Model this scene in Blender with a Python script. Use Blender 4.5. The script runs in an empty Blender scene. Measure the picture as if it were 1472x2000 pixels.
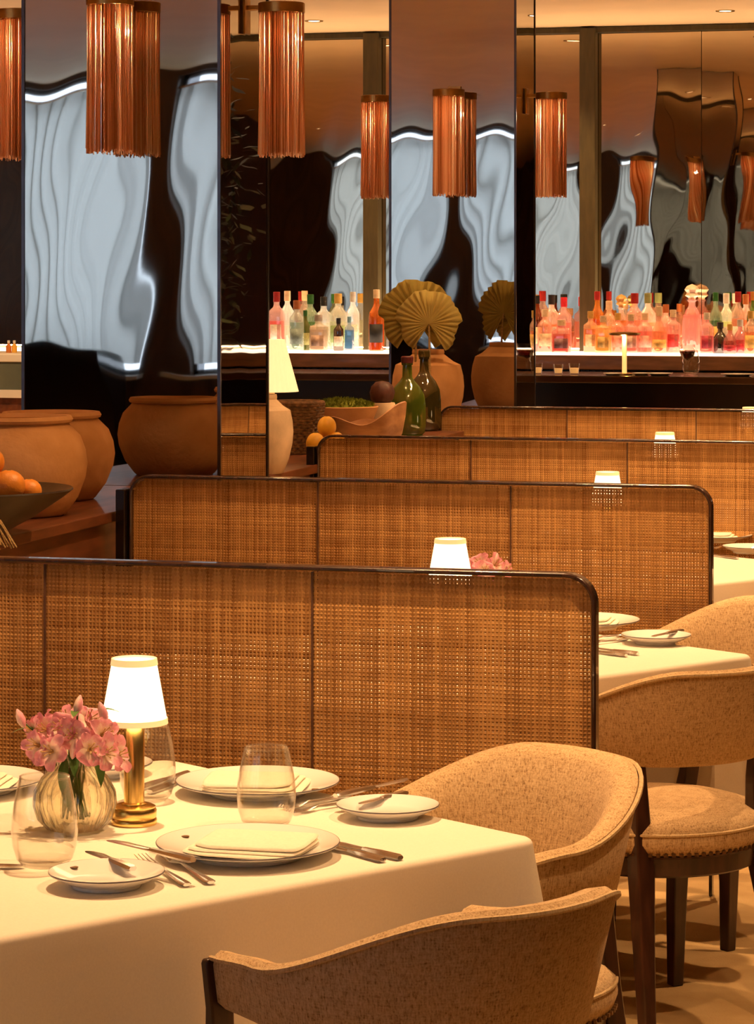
import bpy, math, random
from mathutils import Vector, Matrix, Euler
random.seed(7)
SC = bpy.context.scene
COL = SC.collection
R = math.radians

# ------------------------------------------------------------------ camera, world, lights, exposure
CAM_H = 1.63; FPX = 5500.0; YAW = R(15); HOR = 540.0
cs, sn = math.cos(YAW), math.sin(YAW)
cam = bpy.data.cameras.new('camera'); camo = bpy.data.objects.new('camera', cam); COL.objects.link(camo)
camo.location = (0, 0, CAM_H); camo.rotation_euler = (R(90), 0, YAW)
cam.sensor_fit = 'AUTO'; cam.sensor_width = 36.0; cam.lens = FPX * 36.0 / 2000.0
cam.shift_y = -(1000 - HOR) / 2000.0
cam.clip_start = 0.05; cam.clip_end = 200
SC.camera = camo

w = bpy.data.worlds.new('sky'); SC.world = w; w.use_nodes = True
bg = w.node_tree.nodes['Background']
bg.inputs[0].default_value = (.55, .68, .95, 1); bg.inputs[1].default_value = 1.2

vs = SC.view_settings
vs.view_transform = 'Standard'; vs.look = 'None'; vs.gamma = 1.0; vs.use_curve_mapping = False
vs.exposure = 0.0

WARM = (1.0, .57, .255)
def lamp_area(name, loc, rot, sx, sy, power, col):
    l = bpy.data.lights.new(name, 'AREA'); l.shape = 'RECTANGLE'; l.size = sx; l.size_y = sy
    l.energy = power; l.color = col
    o = bpy.data.objects.new(name, l); COL.objects.link(o); o.location = loc; o.rotation_euler = rot
    return o
def lamp_spot(name, loc, target, power, angle, blend=.6, size=.04, col=WARM):
    l = bpy.data.lights.new(name, 'SPOT'); l.energy = power; l.color = col
    l.spot_size = R(angle); l.spot_blend = blend; l.shadow_soft_size = size
    o = bpy.data.objects.new(name, l); COL.objects.link(o); o.location = loc
    d = Vector(target) - Vector(loc); o.rotation_euler = d.to_track_quat('-Z', 'Y').to_euler()
    return o
def lamp_point(name, loc, power, size, col=WARM, parent=None):
    l = bpy.data.lights.new(name, 'POINT'); l.energy = power; l.color = col; l.shadow_soft_size = size
    o = bpy.data.objects.new(name, l); COL.objects.link(o); o.location = loc
    if parent: o.parent = parent
    return o

CEIL = 3.12
WIN_V = -2.6                     # wall with the curtained windows, behind the camera
WINDOWS = [(-10.1, -9.0), (-8.6, -6.84), (-6.62, -5.0), (-4.7, -3.2)]
for i, (a, b) in enumerate(WINDOWS):      # daylight outside each window
    lamp_area('daylight', ((a + b) / 2, WIN_V - .45, 2.05), (R(90), 0, 0), b - a, 2.15, 25 * (b - a), (.62, .77, 1.0))

# ------------------------------------------------------------------ frames of reference
def uv(lat, d):                       # lateral/forward distance from the camera -> room axes
    return lat * cs - d * sn, lat * sn + d * cs
def at(px, py, h):                    # where a sight line meets the level h
    s = (CAM_H - h) / (py - HOR)
    u, v = uv((px - 736) * s, FPX * s); return Vector((u, v, h))
def atd(px, d, h=0.0):
    u, v = uv((px - 736) / FPX * d, d); return Vector((u, v, h))
def atv(px, v, h=0.0):                # on the plane v = const
    t = (px - 736) / FPX; d = v / (cs + sn * t)
    return Vector((d * (cs * t - sn), v, h))
def hgt(py, d): return CAM_H - (py - HOR) / FPX * d

# ------------------------------------------------------------------ materials
MATS = {}
def nd(nt, typ, **kw):
    n = nt.nodes.new(typ)
    for k, v in kw.items(): setattr(n, k, v)
    return n
def mat(name, col, rough=.5, metal=0.0, var=0.0, scale=8.0, stretch=(1, 1, 1), bump=0.0, bscale=None,
        spec=.5, coat=0.0, emit=None, estr=0.0, sheen=0.0, trans=0.0, ior=1.45, col2=None, coord='Object'):
    if name in MATS: return MATS[name]
    m = bpy.data.materials.new(name); m.use_nodes = True; nt = m.node_tree
    b = nt.nodes['Principled BSDF']
    b.inputs['Base Color'].default_value = (*col, 1); b.inputs['Roughness'].default_value = rough
    b.inputs['Metallic'].default_value = metal; b.inputs['Specular IOR Level'].default_value = spec
    b.inputs['Coat Weight'].default_value = coat; b.inputs['Sheen Weight'].default_value = sheen
    b.inputs['Transmission Weight'].default_value = trans; b.inputs['IOR'].default_value = ior
    if emit: b.inputs['Emission Color'].default_value = (*emit, 1); b.inputs['Emission Strength'].default_value = estr
    if var or bump or col2:
        tc = nd(nt, 'ShaderNodeTexCoord'); mp = nd(nt, 'ShaderNodeMapping')
        mp.inputs['Scale'].default_value = stretch
        nt.links.new(tc.outputs[coord], mp.inputs['Vector'])
        nz = nd(nt, 'ShaderNodeTexNoise'); nz.inputs['Scale'].default_value = scale; nz.inputs['Detail'].default_value = 5
        nt.links.new(mp.outputs[0], nz.inputs['Vector'])
        rp = nd(nt, 'ShaderNodeValToRGB')
        c2 = col2 if col2 else tuple(c * (1 - var) for c in col)
        c1 = col if col2 else tuple(min(1, c * (1 + var * .5)) for c in col)
        rp.color_ramp.elements[0].position = .35; rp.color_ramp.elements[1].position = .65
        rp.color_ramp.elements[0].color = (*c2, 1); rp.color_ramp.elements[1].color = (*c1, 1)
        nt.links.new(nz.outputs['Fac'], rp.inputs[0]); nt.links.new(rp.outputs[0], b.inputs['Base Color'])
        if bump:
            bp = nd(nt, 'ShaderNodeBump'); bp.inputs['Strength'].default_value = bump; bp.inputs['Distance'].default_value = .004
            src = nz
            if bscale:
                src = nd(nt, 'ShaderNodeTexNoise'); src.inputs['Scale'].default_value = bscale; src.inputs['Detail'].default_value = 3
                nt.links.new(mp.outputs[0], src.inputs['Vector'])
            nt.links.new(src.outputs['Fac'], bp.inputs['Height']); nt.links.new(bp.outputs[0], b.inputs['Normal'])
    MATS[name] = m; return m

def fabric_mat(name, c1, c2, c3):
    m = bpy.data.materials.new(name); m.use_nodes = True; nt = m.node_tree; b = nt.nodes['Principled BSDF']
    b.inputs['Roughness'].default_value = .9; b.inputs['Specular IOR Level'].default_value = .15; b.inputs['Sheen Weight'].default_value = .12
    tc = nd(nt, 'ShaderNodeTexCoord')
    outs = []
    for st, sc_ in (((42, 42, 4), 9.0), ((5, 5, 46), 9.0), ((1, 1, 1), 330.0)):
        mp = nd(nt, 'ShaderNodeMapping'); mp.inputs['Scale'].default_value = st
        nt.links.new(tc.outputs['Object'], mp.inputs[0])
        nz = nd(nt, 'ShaderNodeTexNoise'); nz.inputs['Scale'].default_value = sc_; nz.inputs['Detail'].default_value = 3
        nt.links.new(mp.outputs[0], nz.inputs['Vector']); outs.append(nz.outputs['Fac'])
    a1 = nd(nt, 'ShaderNodeMath', operation='MULTIPLY_ADD'); a1.inputs[1].default_value = .45
    nt.links.new(outs[0], a1.inputs[0]); 
    a2 = nd(nt, 'ShaderNodeMath', operation='MULTIPLY'); a2.inputs[1].default_value = .22; nt.links.new(outs[1], a2.inputs[0])
    nt.links.new(a2.outputs[0], a1.inputs[2])
    a3 = nd(nt, 'ShaderNodeMath', operation='MULTIPLY_ADD'); a3.inputs[1].default_value = .33
    nt.links.new(outs[2], a3.inputs[0]); nt.links.new(a1.outputs[0], a3.inputs[2])
    rp = nd(nt, 'ShaderNodeValToRGB'); e = rp.color_ramp.elements
    e[0].position = .36; e[0].color = (*c3, 1); e[1].position = .62; e[1].color = (*c1, 1)
    k = e.new(.47); k.color = (*c2, 1)
    nt.links.new(a3.outputs[0], rp.inputs[0]); nt.links.new(rp.outputs[0], b.inputs['Base Color'])
    bp = nd(nt, 'ShaderNodeBump'); bp.inputs['Strength'].default_value = .5; bp.inputs['Distance'].default_value = .003
    nt.links.new(a3.outputs[0], bp.inputs['Height']); nt.links.new(bp.outputs[0], b.inputs['Normal'])
    MATS[name] = m; return m

def glass_mat(name, tint=(.97, .97, .95), refl=.9, rough=.02, refr=0.0, ior=1.25):
    m = bpy.data.materials.new(name); m.use_nodes = True; nt = m.node_tree
    for n in list(nt.nodes): nt.nodes.remove(n)
    out = nd(nt, 'ShaderNodeOutputMaterial'); tr = nd(nt, 'ShaderNodeBsdfTransparent'); tr.inputs[0].default_value = (*tint, 1)
    gl = nd(nt, 'ShaderNodeBsdfGlossy'); gl.inputs['Roughness'].default_value = rough; gl.inputs[0].default_value = (refl, refl, refl, 1)
    base = tr.outputs[0]
    if refr:
        rf = nd(nt, 'ShaderNodeBsdfRefraction'); rf.inputs['IOR'].default_value = ior; rf.inputs['Roughness'].default_value = .03
        rf.inputs[0].default_value = (*tint, 1)
        mx0 = nd(nt, 'ShaderNodeMixShader'); mx0.inputs[0].default_value = refr
        nt.links.new(tr.outputs[0], mx0.inputs[1]); nt.links.new(rf.outputs[0], mx0.inputs[2]); base = mx0.outputs[0]
    lw = nd(nt, 'ShaderNodeLayerWeight'); lw.inputs[0].default_value = .5
    pw = nd(nt, 'ShaderNodeMath', operation='POWER'); pw.inputs[1].default_value = 3.0; nt.links.new(lw.outputs['Facing'], pw.inputs[0])
    fr = nd(nt, 'ShaderNodeMath', operation='MULTIPLY_ADD'); fr.inputs[1].default_value = .9; fr.inputs[2].default_value = .035; nt.links.new(pw.outputs[0], fr.inputs[0])
    mx = nd(nt, 'ShaderNodeMixShader')
    nt.links.new(fr.outputs[0], mx.inputs[0]); nt.links.new(base, mx.inputs[1]); nt.links.new(gl.outputs[0], mx.inputs[2])
    nt.links.new(mx.outputs[0], out.inputs[0]); MATS[name] = m; return m

def translucent_mat(name, col, tcol, fac=.6, gloss=.0, rough=.2, tfac=0.0, var=0.0, metal_col=None):
    """diffuse + translucent (light passes through), optional gloss coat"""
    if name in MATS: return MATS[name]
    m = bpy.data.materials.new(name); m.use_nodes = True; nt = m.node_tree
    for n in list(nt.nodes): nt.nodes.remove(n)
    out = nd(nt, 'ShaderNodeOutputMaterial'); df = nd(nt, 'ShaderNodeBsdfDiffuse'); df.inputs[0].default_value = (*col, 1)
    tl = nd(nt, 'ShaderNodeBsdfTranslucent'); tl.inputs[0].default_value = (*tcol, 1)
    mx = nd(nt, 'ShaderNodeMixShader'); mx.inputs[0].default_value = fac
    nt.links.new(df.outputs[0], mx.inputs[1]); nt.links.new(tl.outputs[0], mx.inputs[2]); last = mx.outputs[0]
    if var:
        tc = nd(nt, 'ShaderNodeTexCoord'); nz = nd(nt, 'ShaderNodeTexNoise'); nz.inputs['Scale'].default_value = 40
        nt.links.new(tc.outputs['Object'], nz.inputs['Vector'])
        rp = nd(nt, 'ShaderNodeValToRGB'); rp.color_ramp.elements[0].color = (*[c * (1 - var) for c in tcol], 1); rp.color_ramp.elements[1].color = (*tcol, 1)
        rp.color_ramp.elements[0].position = .35; rp.color_ramp.elements[1].position = .65
        nt.links.new(nz.outputs['Fac'], rp.inputs[0]); nt.links.new(rp.outputs[0], tl.inputs[0])
    if tfac:
        tr = nd(nt, 'ShaderNodeBsdfTransparent'); tr.inputs[0].default_value = (*tcol, 1)
        m2 = nd(nt, 'ShaderNodeMixShader'); m2.inputs[0].default_value = tfac
        nt.links.new(last, m2.inputs[1]); nt.links.new(tr.outputs[0], m2.inputs[2]); last = m2.outputs[0]
    if gloss:
        g = nd(nt, 'ShaderNodeBsdfGlossy'); g.inputs['Roughness'].default_value = rough
        g.inputs[0].default_value = (*(metal_col or (1, 1, 1)), 1)
        m3 = nd(nt, 'ShaderNodeMixShader'); m3.inputs[0].default_value = gloss
        nt.links.new(last, m3.inputs[1]); nt.links.new(g.outputs[0], m3.inputs[2]); last = m3.outputs[0]
    nt.links.new(last, out.inputs[0]); MATS[name] = m; return m

def attr_mat(name, c1, c2, rough=.6, attr='shade', trans=0.25):
    """colour of each strand from the mesh's own 'shade' attribute (every strand differs in tone)"""
    m = bpy.data.materials.new(name); m.use_nodes = True; nt = m.node_tree
    b = nt.nodes['Principled BSDF']; b.inputs['Roughness'].default_value = rough; b.inputs['Specular IOR Level'].default_value = .25
    at_ = nd(nt, 'ShaderNodeAttribute'); at_.attribute_name = attr
    rp = nd(nt, 'ShaderNodeValToRGB'); rp.color_ramp.elements[0].color = (*c2, 1); rp.color_ramp.elements[1].color = (*c1, 1)
    tc = nd(nt, 'ShaderNodeTexCoord'); nz = nd(nt, 'ShaderNodeTexNoise'); nz.inputs['Scale'].default_value = 30; nz.inputs['Detail'].default_value = 4
    nt.links.new(tc.outputs['Object'], nz.inputs['Vector'])
    ad = nd(nt, 'ShaderNodeMath', operation='MULTIPLY_ADD'); ad.inputs[1].default_value = .5; ad.inputs[2].default_value = -.25
    nt.links.new(nz.outputs['Fac'], ad.inputs[0])
    a2 = nd(nt, 'ShaderNodeMath', operation='ADD'); nt.links.new(ad.outputs[0], a2.inputs[0]); nt.links.new(at_.outputs['Fac'], a2.inputs[1])
    nt.links.new(a2.outputs[0], rp.inputs[0]); nt.links.new(rp.outputs[0], b.inputs['Base Color'])
    if trans:
        tl = nd(nt, 'ShaderNodeBsdfTranslucent'); nt.links.new(rp.outputs[0], tl.inputs[0])
        mx = nd(nt, 'ShaderNodeMixShader'); mx.inputs[0].default_value = trans
        out = nt.nodes['Material Output']
        nt.links.new(b.outputs[0], mx.inputs[1]); nt.links.new(tl.outputs[0], mx.inputs[2]); nt.links.new(mx.outputs[0], out.inputs[0])
    MATS[name] = m; return m

M_carpet = mat('carpet', (.60, .43, .22), .95, var=.35, scale=5, bump=.5, bscale=220, spec=.1, col2=(.47, .32, .15))
M_ceil = mat('ceiling_paint', (.84, .60, .33), .5, var=.06, scale=2)
M_wall = mat('wall_panel', (.10, .055, .03), .45, var=.4, scale=3, stretch=(4, 4, .5))
M_wood_dark = mat('dark_walnut', (.040, .016, .009), .25, var=.5, scale=6, stretch=(8, 8, 1), coat=.6)
M_wood_leg = mat('chair_wood', (.045, .016, .009), .35, var=.45, scale=9, stretch=(6, 6, 1), coat=.2)
M_wood_red = mat('mahogany', (.14, .045, .018), .4, var=.4, scale=5, stretch=(6, 1, 6), coat=.15)
M_fascia = mat('bar_wood', (.24, .115, .055), .35, var=.3, scale=6, stretch=(1, 6, 6), coat=.2)
M_black = mat('black_gloss', (.008, .006, .006), .12, spec=.6, var=.2, scale=3)
M_cane = attr_mat('cane', (.80, .47, .17), (.30, .125, .03))
M_fab = fabric_mat('tweed', (.66, .49, .29), (.50, .35, .19), (.24, .14, .06))
M_pipe = fabric_mat('tweed_piping', (.66, .50, .30), (.54, .40, .22), (.36, .24, .12))
M_cloth = mat('table_linen', (.86, .80, .70), .85, var=.03, scale=300, bump=.08, bscale=900, spec=.15, sheen=.1)
M_napkin = mat('napkin_linen', (.86, .80, .68), .85, var=.04, scale=200, bump=.1, bscale=700, spec=.15)
M_plate = mat('porcelain', (.86, .85, .84), .12, spec=.5, coat=.4, var=.02, scale=3)
M_rim = mat('grey_rim_band', (.16, .15, .17), .3, var=.2, scale=30)
M_emblem = mat('emblem_ink', (.16, .08, .03), .5, var=.2, scale=200)
M_steel = mat('cutlery_steel', (.80, .80, .82), .24, 1.0, var=.1, scale=30)
M_brass = mat('polished_brass', (.95, .68, .24), .26, 1.0, var=.08, scale=20)
M_brassd = mat('aged_brass', (.55, .33, .10), .3, 1.0, var=.2, scale=25)
M_terr = mat('terracotta', (.64, .36, .16), .85, var=.3, scale=7, bump=.35, bscale=60, spec=.15, col2=(.50, .26, .10))
M_stone = mat('cream_stone', (.66, .50, .33), .85, var=.25, scale=9, bump=.3, bscale=70, spec=.15)
M_wicker = mat('wicker', (.20, .10, .035), .6, var=.5, scale=60)
M_moss = mat('moss', (.20, .24, .035), .95, var=.5, scale=40, spec=.05)
M_drift = mat('burl_wood', (.55, .29, .12), .55, var=.45, scale=7, stretch=(1, 2, 3), bump=.3, bscale=30, col2=(.30, .13, .05))
M_lemon = mat('citrus_yellow', (.85, .45, .04), .45, var=.12, scale=30, bump=.15, bscale=200)
M_orange = mat('orange_peel', (.72, .26, .03), .45, var=.15, scale=30, bump=.2, bscale=220)
M_bowl = mat('dark_bowl', (.03, .022, .017), .3, var=.4, scale=20)
M_husk = mat('dry_husk', (.45, .31, .12), .8, var=.4, scale=30, stretch=(1, 1, 8))
M_pod = mat('seed_pod', (.09, .03, .02), .55, var=.5, scale=18, bump=.4, bscale=50)
M_palm = translucent_mat('dried_palm', (.62, .52, .17), (.6, .48, .14), .2, var=.25)
M_palm2 = translucent_mat('dried_palm_dark', (.46, .37, .10), (.46, .34, .08), .2, var=.3)
M_trim = mat('dark_steel_edge', (.10, .09, .10), .25, .9, var=.2, scale=10)
M_mull = mat('olive_bronze', (.085, .068, .03), .45, .2, var=.2, scale=6, stretch=(6, 6, 1))
M_curt = translucent_mat('sheer_linen', (.55, .56, .54), (.74, .75, .72), .62)
M_white = mat('white_paint', (.72, .74, .72), .45, var=.05, scale=5)
M_glass = glass_mat('clear_glass')
M_vase = glass_mat('fluted_glass', (.98, .96, .88), 1.0, refr=.75, ior=1.3)
M_pane = glass_mat('window_glass', (.95, .97, .98), .8)
M_wine = glass_mat('red_wine', (.14, .012, .01), .6)
M_bgl = translucent_mat('green_bottle_glass', (.12, .17, .02), (.45, .56, .14), .5, gloss=.14, rough=.04, tfac=.5)
M_bgl2 = translucent_mat('brown_bottle_glass', (.08, .07, .02), (.42, .38, .16), .5, gloss=.14, rough=.04, tfac=.5)
M_shade = mat('lit_shade', (.9, .8, .6), .8, emit=(1.0, .80, .46), estr=2.3, var=.02, scale=10)
M_shadetrim = mat('shade_trim', (.86, .70, .42), .8, emit=(1.0, .62, .25), estr=.75, var=.02, scale=10)
M_led = mat('lit_shelf', (.9, .7, .5), .5, emit=(1.0, .74, .52), estr=3.2, var=.02, scale=10)
M_lens = mat('lamp_lens', (.9, .8, .6), .5, emit=(1.0, .7, .4), estr=6.0, var=.02, scale=10)
M_leaf = mat('green_leaf', (.07, .16, .025), .5, var=.4, scale=25)
M_leafd = mat('dark_leaf', (.02, .035, .012), .5, var=.4, scale=12)
M_stem = mat('plant_stem', (.10, .17, .035), .6, var=.3, scale=30)
M_bark = mat('bark', (.09, .055, .03), .8, var=.4, scale=14)
M_stamen = mat('stamen', (.55, .35, .12), .7, var=.3, scale=50)
M_soft = mat('grey_shelf_glass', (.12, .15, .13), .15, var=.15, scale=4)

def petal_mat():
    m = bpy.data.materials.new('petal_pink'); m.use_nodes = True; nt = m.node_tree
    b = nt.nodes['Principled BSDF']; b.inputs['Roughness'].default_value = .6
    tc = nd(nt, 'ShaderNodeTexCoord'); sp = nd(nt, 'ShaderNodeSeparateXYZ'); nt.links.new(tc.outputs['Generated'], sp.inputs[0])
    nz = nd(nt, 'ShaderNodeTexNoise'); nz.inputs['Scale'].default_value = 6; nt.links.new(tc.outputs['Generated'], nz.inputs['Vector'])
    ma = nd(nt, 'ShaderNodeMath', operation='MULTIPLY_ADD'); ma.inputs[1].default_value = .6
    nt.links.new(nz.outputs['Fac'], ma.inputs[0]); nt.links.new(sp.outputs['X'], ma.inputs[2])
    rp = nd(nt, 'ShaderNodeValToRGB'); e = rp.color_ramp.elements
    e[0].position = .45; e[0].color = (.96, .80, .66, 1); e[1].position = 1.15 if False else 1.0; e[1].color = (.84, .36, .46, 1)
    k = e.new(.72); k.color = (.95, .72, .70, 1)
    nt.links.new(ma.outputs[0], rp.inputs[0]); nt.links.new(rp.outputs[0], b.inputs['Base Color'])
    tl = nd(nt, 'ShaderNodeBsdfTranslucent'); nt.links.new(rp.outputs[0], tl.inputs[0])
    mx = nd(nt, 'ShaderNodeMixShader'); mx.inputs[0].default_value = .25; out = nt.nodes['Material Output']
    nt.links.new(b.outputs[0], mx.inputs[1]); nt.links.new(tl.outputs[0], mx.inputs[2]); nt.links.new(mx.outputs[0], out.inputs[0])
    return m
M_petal = petal_mat()

def mirror_mat(name, tint, rough=.015):
    m = mat(name, tint, rough, 1.0, var=.04, scale=1.5); return m
M_mir = mirror_mat('polished_steel', (.54, .49, .42))
M_mirb = mirror_mat('bronze_mirror', (.52, .43, .32))

def fringe_mat():
    # translucent copper threads, every thread with its own tone ('shade' attribute)
    m = bpy.data.materials.new('copper_fringe'); m.use_nodes = True; nt = m.node_tree
    for n in list(nt.nodes): nt.nodes.remove(n)
    out = nd(nt, 'ShaderNodeOutputMaterial'); at_ = nd(nt, 'ShaderNodeAttribute'); at_.attribute_name = 'shade'
    rp = nd(nt, 'ShaderNodeValToRGB'); e = rp.color_ramp.elements
    e[0].color = (.42, .17, .07, 1); e[1].color = (1.0, .90, .74, 1); k = e.new(.5); k.color = (.86, .54, .32, 1)
    nt.links.new(at_.outputs['Fac'], rp.inputs[0])
    df = nd(nt, 'ShaderNodeBsdfDiffuse'); tl = nd(nt, 'ShaderNodeBsdfTranslucent'); g = nd(nt, 'ShaderNodeBsdfGlossy'); g.inputs['Roughness'].default_value = .2
    for q in (df, tl, g): nt.links.new(rp.outputs[0], q.inputs[0])
    m1 = nd(nt, 'ShaderNodeMixShader'); m1.inputs[0].default_value = .62; m2 = nd(nt, 'ShaderNodeMixShader'); m2.inputs[0].default_value = .3
    nt.links.new(df.outputs[0], m1.inputs[1]); nt.links.new(tl.outputs[0], m1.inputs[2]); nt.links.new(m1.outputs[0], m2.inputs[1]); nt.links.new(g.outputs[0], m2.inputs[2])
    nt.links.new(m2.outputs[0], out.inputs[0]); MATS['copper_fringe'] = m; return m
M_fringe = fringe_mat()

# ------------------------------------------------------------------ mesh helpers
class MB:
    def __init__(s): s.v = []; s.f = []; s.a = []; s.cur = 0.0
    def add(s, vs_, fs):
        o = len(s.v); s.v += [tuple(p) for p in vs_]
        for f in fs: s.f.append(tuple(i + o for i in f)); s.a.append(s.cur)
        return s
    def box(s, x0, x1, y0, y1, z0, z1):
        return s.add([(x0, y0, z0), (x1, y0, z0), (x1, y1, z0), (x0, y1, z0), (x0, y0, z1), (x1, y0, z1), (x1, y1, z1), (x0, y1, z1)],
                     [(0, 3, 2, 1), (4, 5, 6, 7), (0, 1, 5, 4), (1, 2, 6, 5), (2, 3, 7, 6), (3, 0, 4, 7)])
    def rings(s, rings, caps=(True, True), loop=True):
        n = len(rings[0]); vs_ = [p for r in rings for p in r]; fs = []
        for i in range(len(rings) - 1):
            for j in range(n if loop else n - 1):
                k = (j + 1) % n
                fs.append((i * n + j, i * n + k, (i + 1) * n + k, (i + 1) * n + j))
        if loop and caps[0]: fs.append(tuple(reversed(range(n))))
        if loop and caps[1]: fs.append(tuple(range((len(rings) - 1) * n, len(rings) * n)))
        return s.add(vs_, fs)
    def lathe(s, prof, n=32, c=(0, 0, 0), mod=None, sx=1, sy=1):
        rs = []
        for (r, z) in prof:
            ring = []
            for j in range(n):
                a = 2 * math.pi * j / n
                rr = max(r, 1e-4) * (mod(a, z) if mod else 1)
                ring.append((c[0] + rr * math.cos(a) * sx, c[1] + rr * math.sin(a) * sy, c[2] + z))
            rs.append(ring)
        shut = prof[0][0] > .004 and prof[-1][0] > .004
        return s.rings(rs, (not shut, not shut))
    def tube(s, pts, rad, n=8, closed=False):
        pts = [Vector(p) for p in pts]; rs = []
        if not isinstance(rad, (list, tuple)): rad = [rad] * len(pts)
        prev = None
        for i, p in enumerate(pts):
            if closed: t = pts[(i + 1) % len(pts)] - pts[i - 1]
            else: t = pts[min(i + 1, len(pts) - 1)] - pts[max(i - 1, 0)]
            t.normalize()
            ref = prev if prev is not None else (Vector((0, 0, 1)) if abs(t.z) < .9 else Vector((1, 0, 0)))
            x = (ref - t * ref.dot(t)).normalized(); y = t.cross(x); prev = x
            rs.append([tuple(p + (x * math.cos(2 * math.pi * j / n) + y * math.sin(2 * math.pi * j / n)) * rad[i]) for j in range(n)])
        if closed: rs.append(rs[0]); return s.rings(rs, (False, False))
        return s.rings(rs)
    def bar(s, st):
        """st: (x, y, z, half width x, half width y) - square section sweep upward"""
        return s.rings([[(x - a, y - b, z), (x + a, y - b, z), (x + a, y + b, z), (x - a, y + b, z)] for x, y, z, a, b in st])
    def blade(s, st):
        """st: (x, halfwidth, z, half thickness, y) - flat section sweep along x"""
        rr = []
        for q in st:
            x, hw, z, t = q[:4]; y = q[4] if len(q) > 4 else 0
            rr.append([(x, y - hw, z), (x, y - hw * .6, z + t), (x, y + hw * .6, z + t), (x, y + hw, z), (x, y + hw * .6, z - t), (x, y - hw * .6, z - t)])
        return s.rings(rr)
    def build(s, name, m, parent=None, loc=None, rot=None, smooth=True, bevel=0.0, attr=None, seg=2):
        me = bpy.data.meshes.new(name); me.from_pydata(s.v, [], s.f); me.materials.append(m); me.update()
        if smooth:
            me.polygons.foreach_set('use_smooth', [True] * len(me.polygons)); me.set_sharp_from_angle(angle=R(42))
        if attr:
            at_ = me.attributes.new(attr, 'FLOAT', 'FACE'); at_.data.foreach_set('value', s.a)
        o = bpy.data.objects.new(name, me); COL.objects.link(o)
        if parent: o.parent = parent
        if loc is not None: o.location = loc
        if rot is not None: o.rotation_euler = rot
        if bevel:
            bm_ = o.modifiers.new('bevel', 'BEVEL'); bm_.width = bevel; bm_.segments = seg; bm_.limit_method = 'ANGLE'; bm_.angle_limit = R(40)
        return o

def obj_of(mesh, name, parent=None, loc=None, rot=None, scale=None):
    o = bpy.data.objects.new(name, mesh); COL.objects.link(o)
    if parent: o.parent = parent
    if loc is not None: o.location = loc
    if rot is not None: o.rotation_euler = rot
    if scale is not None: o.scale = scale
    return o
def tag(o, label, cat, group=None, kind=None):
    o['label'] = label; o['category'] = cat
    if group: o['group'] = group
    if kind: o['kind'] = kind
    return o
def struct(o, label=None):
    o['kind'] = 'structure'
    if label: o['label'] = label
    return o
def thing(name, label, cat, loc=(0, 0, 0), rz=0.0, group=None):
    o = bpy.data.objects.new(name, None); COL.objects.link(o); o.empty_display_size = .1
    o.location = loc; o.rotation_euler = (0, 0, rz)
    return tag(o, label, cat, group)
def copy_tree(o, parent=None, label=None, loc=None, rz=None, group=None):
    c = o.copy(); COL.objects.link(c); c.parent = parent
    if label: c['label'] = label
    if group: c['group'] = group
    if loc is not None: c.location = loc
    if rz is not None: c.rotation_euler = (0, 0, rz)
    for ch in list(o.children): copy_tree(ch, c)
    return c
def sm(a, b, x):
    t = max(0, min(1, (x - a) / (b - a))); return t * t * (3 - 2 * t)

# ------------------------------------------------------------------ the room
U0, U1, V1 = -12.2, 3.2, 16.62
struct(MB().box(U0, U1, WIN_V - .2, V1 + .2, -.1, 0).build('floor', M_carpet, smooth=False), 'tan patterned carpet')
struct(MB().box(U0, U1, WIN_V - .2, V1 + .2, CEIL, CEIL + .1).build('ceiling', M_ceil, smooth=False), 'warm cream ceiling')
struct(MB().box(U0 - .15, U0, WIN_V - .2, V1 + .2, 0, CEIL).build('wall_left', M_wall, smooth=False), 'dark panelled wall')
struct(MB().box(U1, U1 + .15, WIN_V - .2, V1 + .2, 0, CEIL).build('wall_right', M_wall, smooth=False), 'dark panelled wall')
struct(MB().box(U0, U1, V1, V1 + .2, 0, CEIL).build('wall_back', M_wall, smooth=False), 'dark wall behind the bar mirrors')
# window wall behind the camera, with openings
SILL, HEAD = .98, 3.08
wb = MB(); wb.box(U0, U1, WIN_V - .2, WIN_V, 0, SILL); wb.box(U0, U1, WIN_V - .2, WIN_V, HEAD, CEIL)
edges = [U0] + [e for p in WINDOWS for e in p] + [U1]
for i in range(0, len(edges), 2): wb.box(edges[i], edges[i + 1], WIN_V - .2, WIN_V, SILL, HEAD)
struct(wb.build('wall_front', M_wall, smooth=False), 'dark wall pierced by tall windows')
for i, (a, b) in enumerate(WINDOWS):
    fr = MB(); t = .035; y0, y1 = WIN_V - .14, WIN_V - .09
    fr.box(a, a + t, y0, y1, SILL, HEAD); fr.box(b - t, b, y0, y1, SILL, HEAD); fr.box(a, b, y0, y1, SILL, SILL + t); fr.box(a, b, y0, y1, HEAD - t, HEAD)
    fr.box(a, b, y0, y1, 2.93, 2.955)
    f = struct(fr.build('window_%d' % (i + 1), M_trim, smooth=False), 'dark framed window with sheer curtains')
    MB().box(a + t, b - t, WIN_V - .118, WIN_V - .112, SILL + t, HEAD - t).build('pane', M_pane, f, smooth=False)
    MB().box(a - .04, b + .04, WIN_V - .02, WIN_V + .14, SILL - .03, SILL).build('window_sill', M_white, f, smooth=False, bevel=.004)
cnames = ['narrow sheer curtain at the far end of the window wall', 'sheer pleated curtain reflected left of the dark pier in the large mirrored column',
          'sheer pale curtain reflected right of the dark pier in the large mirrored column', 'sheer curtain on the window nearest the aisle']
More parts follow.
